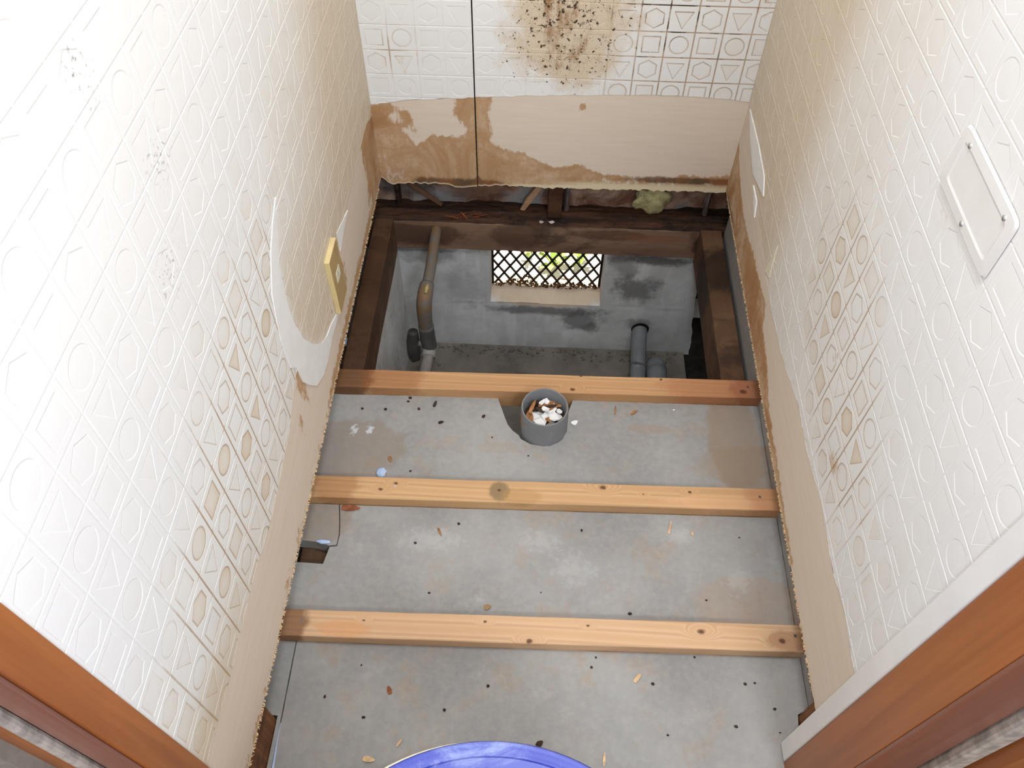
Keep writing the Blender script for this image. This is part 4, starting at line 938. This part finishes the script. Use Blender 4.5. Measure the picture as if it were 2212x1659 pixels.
weed((0.50, 1.625, 0), 'green leafy weed outside behind the right of the vent screen', 5, 8, 0.035)
weed((0.345, 1.635, 0), 'small green weed outside left of the middle of the vent screen', 9, 6, 0.03)
random.seed(77)

# ------------------------------------------------------------------ plates on the walls
t = empty('wall_outlet_plate', (0, 0.909, 0.21)); tag(t, 'gold wall plate with a small cream insert, on the left wall', 'wall plate')
y0, y1, z0, z1 = 0.879, 0.945, 0.160, 0.291
o = box('plate_rim', (0.0003, y0, z0), (0.0098, y1, z1), MC['goldedge'], t, 0.0012)
o = box('plate_face', (0.0099, y0 + 0.0012, z0 + 0.0012), (0.0104, y1 - 0.0012, z1 - 0.0012), MC['gold'], t)
ins = box('insert', (0.0104, 0.898, 0.222), (0.0112, 0.925, 0.245), MC['cream'], t, 0.0006)
o = box('insert_slot', (0.0112, 0.910, 0.229), (0.01135, 0.9125, 0.239), MC['dust'], ins)

t = empty('wall_blank_plate', (0.8, 0.52, 0.767)); tag(t, 'white moulded plate fixed with three screws on the right wall', 'wall plate')
def plate_white():
    y0, y1, z0, z1 = 0.446, 0.599, 0.731, 0.8045
    xs = [(0, 0.0, 0.0016), (0.002, 0.0026, 0), (0.013, 0.0030, 0), (0.016, 0.0021, 0), (0.026, 0.0019, 0)]
    V = []; F = []; n = 40
    yc, zc = (y0 + y1) / 2, (z0 + z1) / 2
    for ins, h, _ in xs:
        a, b = (y1 - y0) / 2 - ins, (z1 - z0) / 2 - ins
        for i in range(n):
            t_ = 2 * math.pi * i / n; e = 0.14
            V.append((0.7985 - h, yc + a * math.copysign(abs(math.cos(t_)) ** e, math.cos(t_)), zc + b * math.copysign(abs(math.sin(t_)) ** e, math.sin(t_))))
    V.append((0.7985 - 0.0018, yc, zc))
    for k in range(len(xs) - 1):
        for i in range(n): F.append((k * n + i, k * n + (i + 1) % n, (k + 1) * n + (i + 1) % n, (k + 1) * n + i))
    b = (len(xs) - 1) * n
    for i in range(n): F.append((b + i, b + (i + 1) % n, len(V) - 1))
    o = mesh('plate_body', V, F, MC['whitepaint'], t); fix_normals(o)
plate_white()
def screw(y, z, parent, x=0.7957):
    V = []; F = []; n = 10
    for r, h in ((0.0034, 0.0), (0.0030, 0.0010), (0.0001, 0.0013)):
        for i in range(n): V.append((x - h, y + r * math.cos(2 * math.pi * i / n), z + r * math.sin(2 * math.pi * i / n)))
    for k in range(2):
        for i in range(n): F.append((k * n + i, k * n + (i + 1) % n, (k + 1) * n + (i + 1) % n, (k + 1) * n + i))
    o = mesh('screw', V, F, MC['steel'], parent, True); fix_normals(o)
for y, z in ((0.574, 0.793), (0.467, 0.793), (0.520, 0.739)): screw(y, z, t)

# ------------------------------------------------------------------ blue bucket in the doorway
BC = (0.352, -0.1310, 0.04)
t = empty('lidded_bucket', BC); tag(t, 'large cream bucket with a scuffed blue plastic lid, standing in the doorway', 'bucket')
H = 0.380
lathe('bucket_body', [(0.0001, 0.0), (0.185, 0.0), (0.190, 0.006), (0.208, H - 0.045), (0.2155, H - 0.040), (0.2165, H - 0.0240), (0.210, H - 0.0225), (0.198, H - 0.03), (0.18, 0.02), (0.0001, 0.015)], (BC[0] - 0.0060, BC[1] + 0.0025, BC[2]), MC['cream'], t, 96)
lathe('lid', [(0.213, H - 0.020), (0.2150, H - 0.004), (0.2130, H), (0.2070, H + 0.0010), (0.2025, H - 0.0012), (0.2000, H - 0.0015), (0.1980, H + 0.0005), (0.1885, H + 0.0010), (0.1860, H - 0.001), (0.1835, H - 0.006), (0.1800, H - 0.008), (0.10, H - 0.008), (0.0001, H - 0.007)], BC, MC['blue'], t, 96)

# ------------------------------------------------------------------ small debris on the boards
def chip(x, y, L, wd, ang, lab, group, mat, name='wood_chip', cat='wood chip', z=-0.0243):
    o = stick(name, (x - math.cos(ang) * L / 2, y - math.sin(ang) * L / 2, z), (x + math.cos(ang) * L / 2, y + math.sin(ang) * L / 2, z + 0.0008), wd, 0.0016, mat, None, 0.1)
    return tag(o, lab, cat, group)
chips = [
 (0.5378, 0.8167, 0.020, 0.0035, 1.45, 's', 'thin brown splinter on the far board behind the left of two by the back joist'),
 (0.5752, 0.8130, 0.016, 0.006, 0.6, 's', 'short brown chip on the far board near the back joist, right of a thin splinter'),
 (0.6280, 0.5637, 0.026, 0.0045, 1.35, 'p', 'upright pale brown splinter on the board below the middle joist, right half'),
 (0.6670, 0.5547, 0.010, 0.004, 1.6, 'p', 'small pale chip right of the upright splinter'),
 (0.3109, 0.3996, 0.012, 0.010, 0.3, 'c', 'brown flat chip behind the nearest joist'),
 (0.1649, 0.2563, 0.013, 0.008, 2.0, 'r', 'reddish brown triangular chip on the near board left of centre'),
 (0.1483, 0.1535, 0.018, 0.009, -0.1, 'p', 'tan block-like chip left of the blue bucket'),
 (0.1911, 0.1791, 0.013, 0.004, 1.0, 'p', 'thin tan chip beside the rim of the blue bucket'),
 (0.5575, 0.2941, 0.018, 0.007, 0.9, 'p', 'pale tan wood chip on the near board below the nearest joist'),
 (0.5017, 0.1711, 0.020, 0.004, 1.5, 'p', 'pale upright splinter right of the blue bucket'),
 (0.1797, 0.8142, 0.015, 0.006, 1.3, 'k', 'dark brown chip on the far board left of the soil pipe'),
 (0.1960, 0.7703, 0.011, 0.006, 0.3, 'k', 'dark brown square chip on the far board left of the soil pipe'),
 (0.2784, 0.7889, 0.008, 0.006, 0.9, 'k', 'small brown chip near the left edge of the pipe notch'),
 (0.2170, 0.5341, 0.018, 0.004, -1.1, 's', 'brown splinter on the board below the middle joist, left half'),
 (0.1080, 0.6817, 0.013, 0.007, -1.2, 's', 'brown chip behind the blue sealant dab'),
 (0.0510, 0.5740, 0.034, 0.013, 0.0, 'r', 'red brown shaving lying against the front of the middle joist'),
 (0.1010, 0.6480, 0.011, 0.010, 0.8, 's', 'orange brown lump beside the blue sealant dab'),
 (0.4310, 0.8290, 0.012, 0.004, 1.2, 's', 'brown chip tucked beside the soil pipe at the back joist'),
 (0.4040, 0.1880, 0.012, 0.009, 0.7, 'k', 'black crumpled scrap behind the blue bucket')]
mm = {'s': MC['sliver'], 'p': MC['sliverpale'], 'c': plain('tan_chip', lin(150, 122, 88), 0.8, 0.2), 'r': plain('red_brown_chip', lin(150, 92, 64), 0.8, 0.2, var=0.3, scale=80), 'k': MC['crumb']}
for x, y, L, wd, a, k, lab in chips: chip(x, y, L, wd, a, lab, None, mm[k], z=-0.0241)
for q, lab in (((0.378, 1.3935, -0.0535), 'small white fleck on the rotten sill, left of a longer one'), ((0.403, 1.3935, -0.0535), 'longer white fleck on the rotten sill above the vent')):
    o = flake(q, 0.008 if 'longer' in lab else 0.005, 0.1, 0.15, 0, lab, None, MC['fleck'], 'fleck', 'fleck_or_glint', None, 0.0008)
o = flake((0.6536, 0.8226, -0.0238), 0.0028, 0.3, 0, 0, 'tiny white dot painting a glint on the far board near the right end of the back joist', None, None, 'fleck', 'fleck_or_glint')  # white flake added in place of a small glint
crumbs = [(0.1256, 0.8171), (0.1282, 0.8264), (0.1489, 0.8001), (0.0371, 0.7955), (0.0831, 0.7956), (0.1497, 0.6573), (0.2494, 0.5522), (0.1758, 0.5112), (0.369, 0.7022), (0.1149, 0.2932), (0.0654, 0.2415), (0.2546, 0.2304), (0.1305, 0.2133), (0.7286, 0.293), (0.7436, 0.2952), (0.7694, 0.2566), (0.7062, 0.2274), (0.4846, 0.3075), (0.4916, 0.3235), (0.6514, 0.332), (0.5814, 0.2859), (0.7727, 0.2218), (0.2978, 0.7407), (0.55, 0.40), (0.68, 0.43), (0.21, 0.42), (0.47, 0.55), (0.32, 0.27), (0.6, 0.21), (0.40, 0.43), (0.75, 0.55)]
for i, (x, y) in enumerate(crumbs):
    if J(0.3273, x, 0) < y < J(0.3725, x, 0): continue
    s = random.uniform(0.0012, 0.0030)
    o = lump('crumb', (x, y, -0.025 + s * 0.5), (s * random.uniform(0.8, 1.6), s, s * 0.7), MC['crumb'], i + 1, 1, 0.5, None, False)
    bd = ('far grey board, around the soil pipe' if y > 0.63 else 'middle grey board, between the two nearer joists' if y > 0.37 else 'near grey board, around the blue bucket')
    tag(o, 'tiny dark crumb on the ' + bd, 'crumb', 'crumbs on the ' + bd.split(',')[0])
# splinters hanging from the sawn edges of the side panels
for par, x, ys in ((wl, 0.001, np.linspace(0.10, 1.35, 520)), (wr, 0.799, np.linspace(0.26, 1.35, 420))):
    V = []; F = []
    for y in ys:
        y = y + random.uniform(-0.01, 0.01); L = random.uniform(0.0005, 0.0022); wd = random.uniform(0.0005, 0.0014); b = len(V); s = 1 if par is wl else -1
        z = 0.071
        V += [(x, y - wd, z), (x, y + wd, z), (x + s * 0.002, y + random.uniform(-0.004, 0.004), z - L), (x - s * 0.002, y, z)]
        F += [(b, b + 1, b + 2), (b + 1, b + 3, b + 2), (b + 3, b, b + 2)]
    o = mesh('edge_splinters', V, F, MC['sliverpale'], par); tag(o, 'pale wood splinters on the sawn edge', None, None, 'stuff')
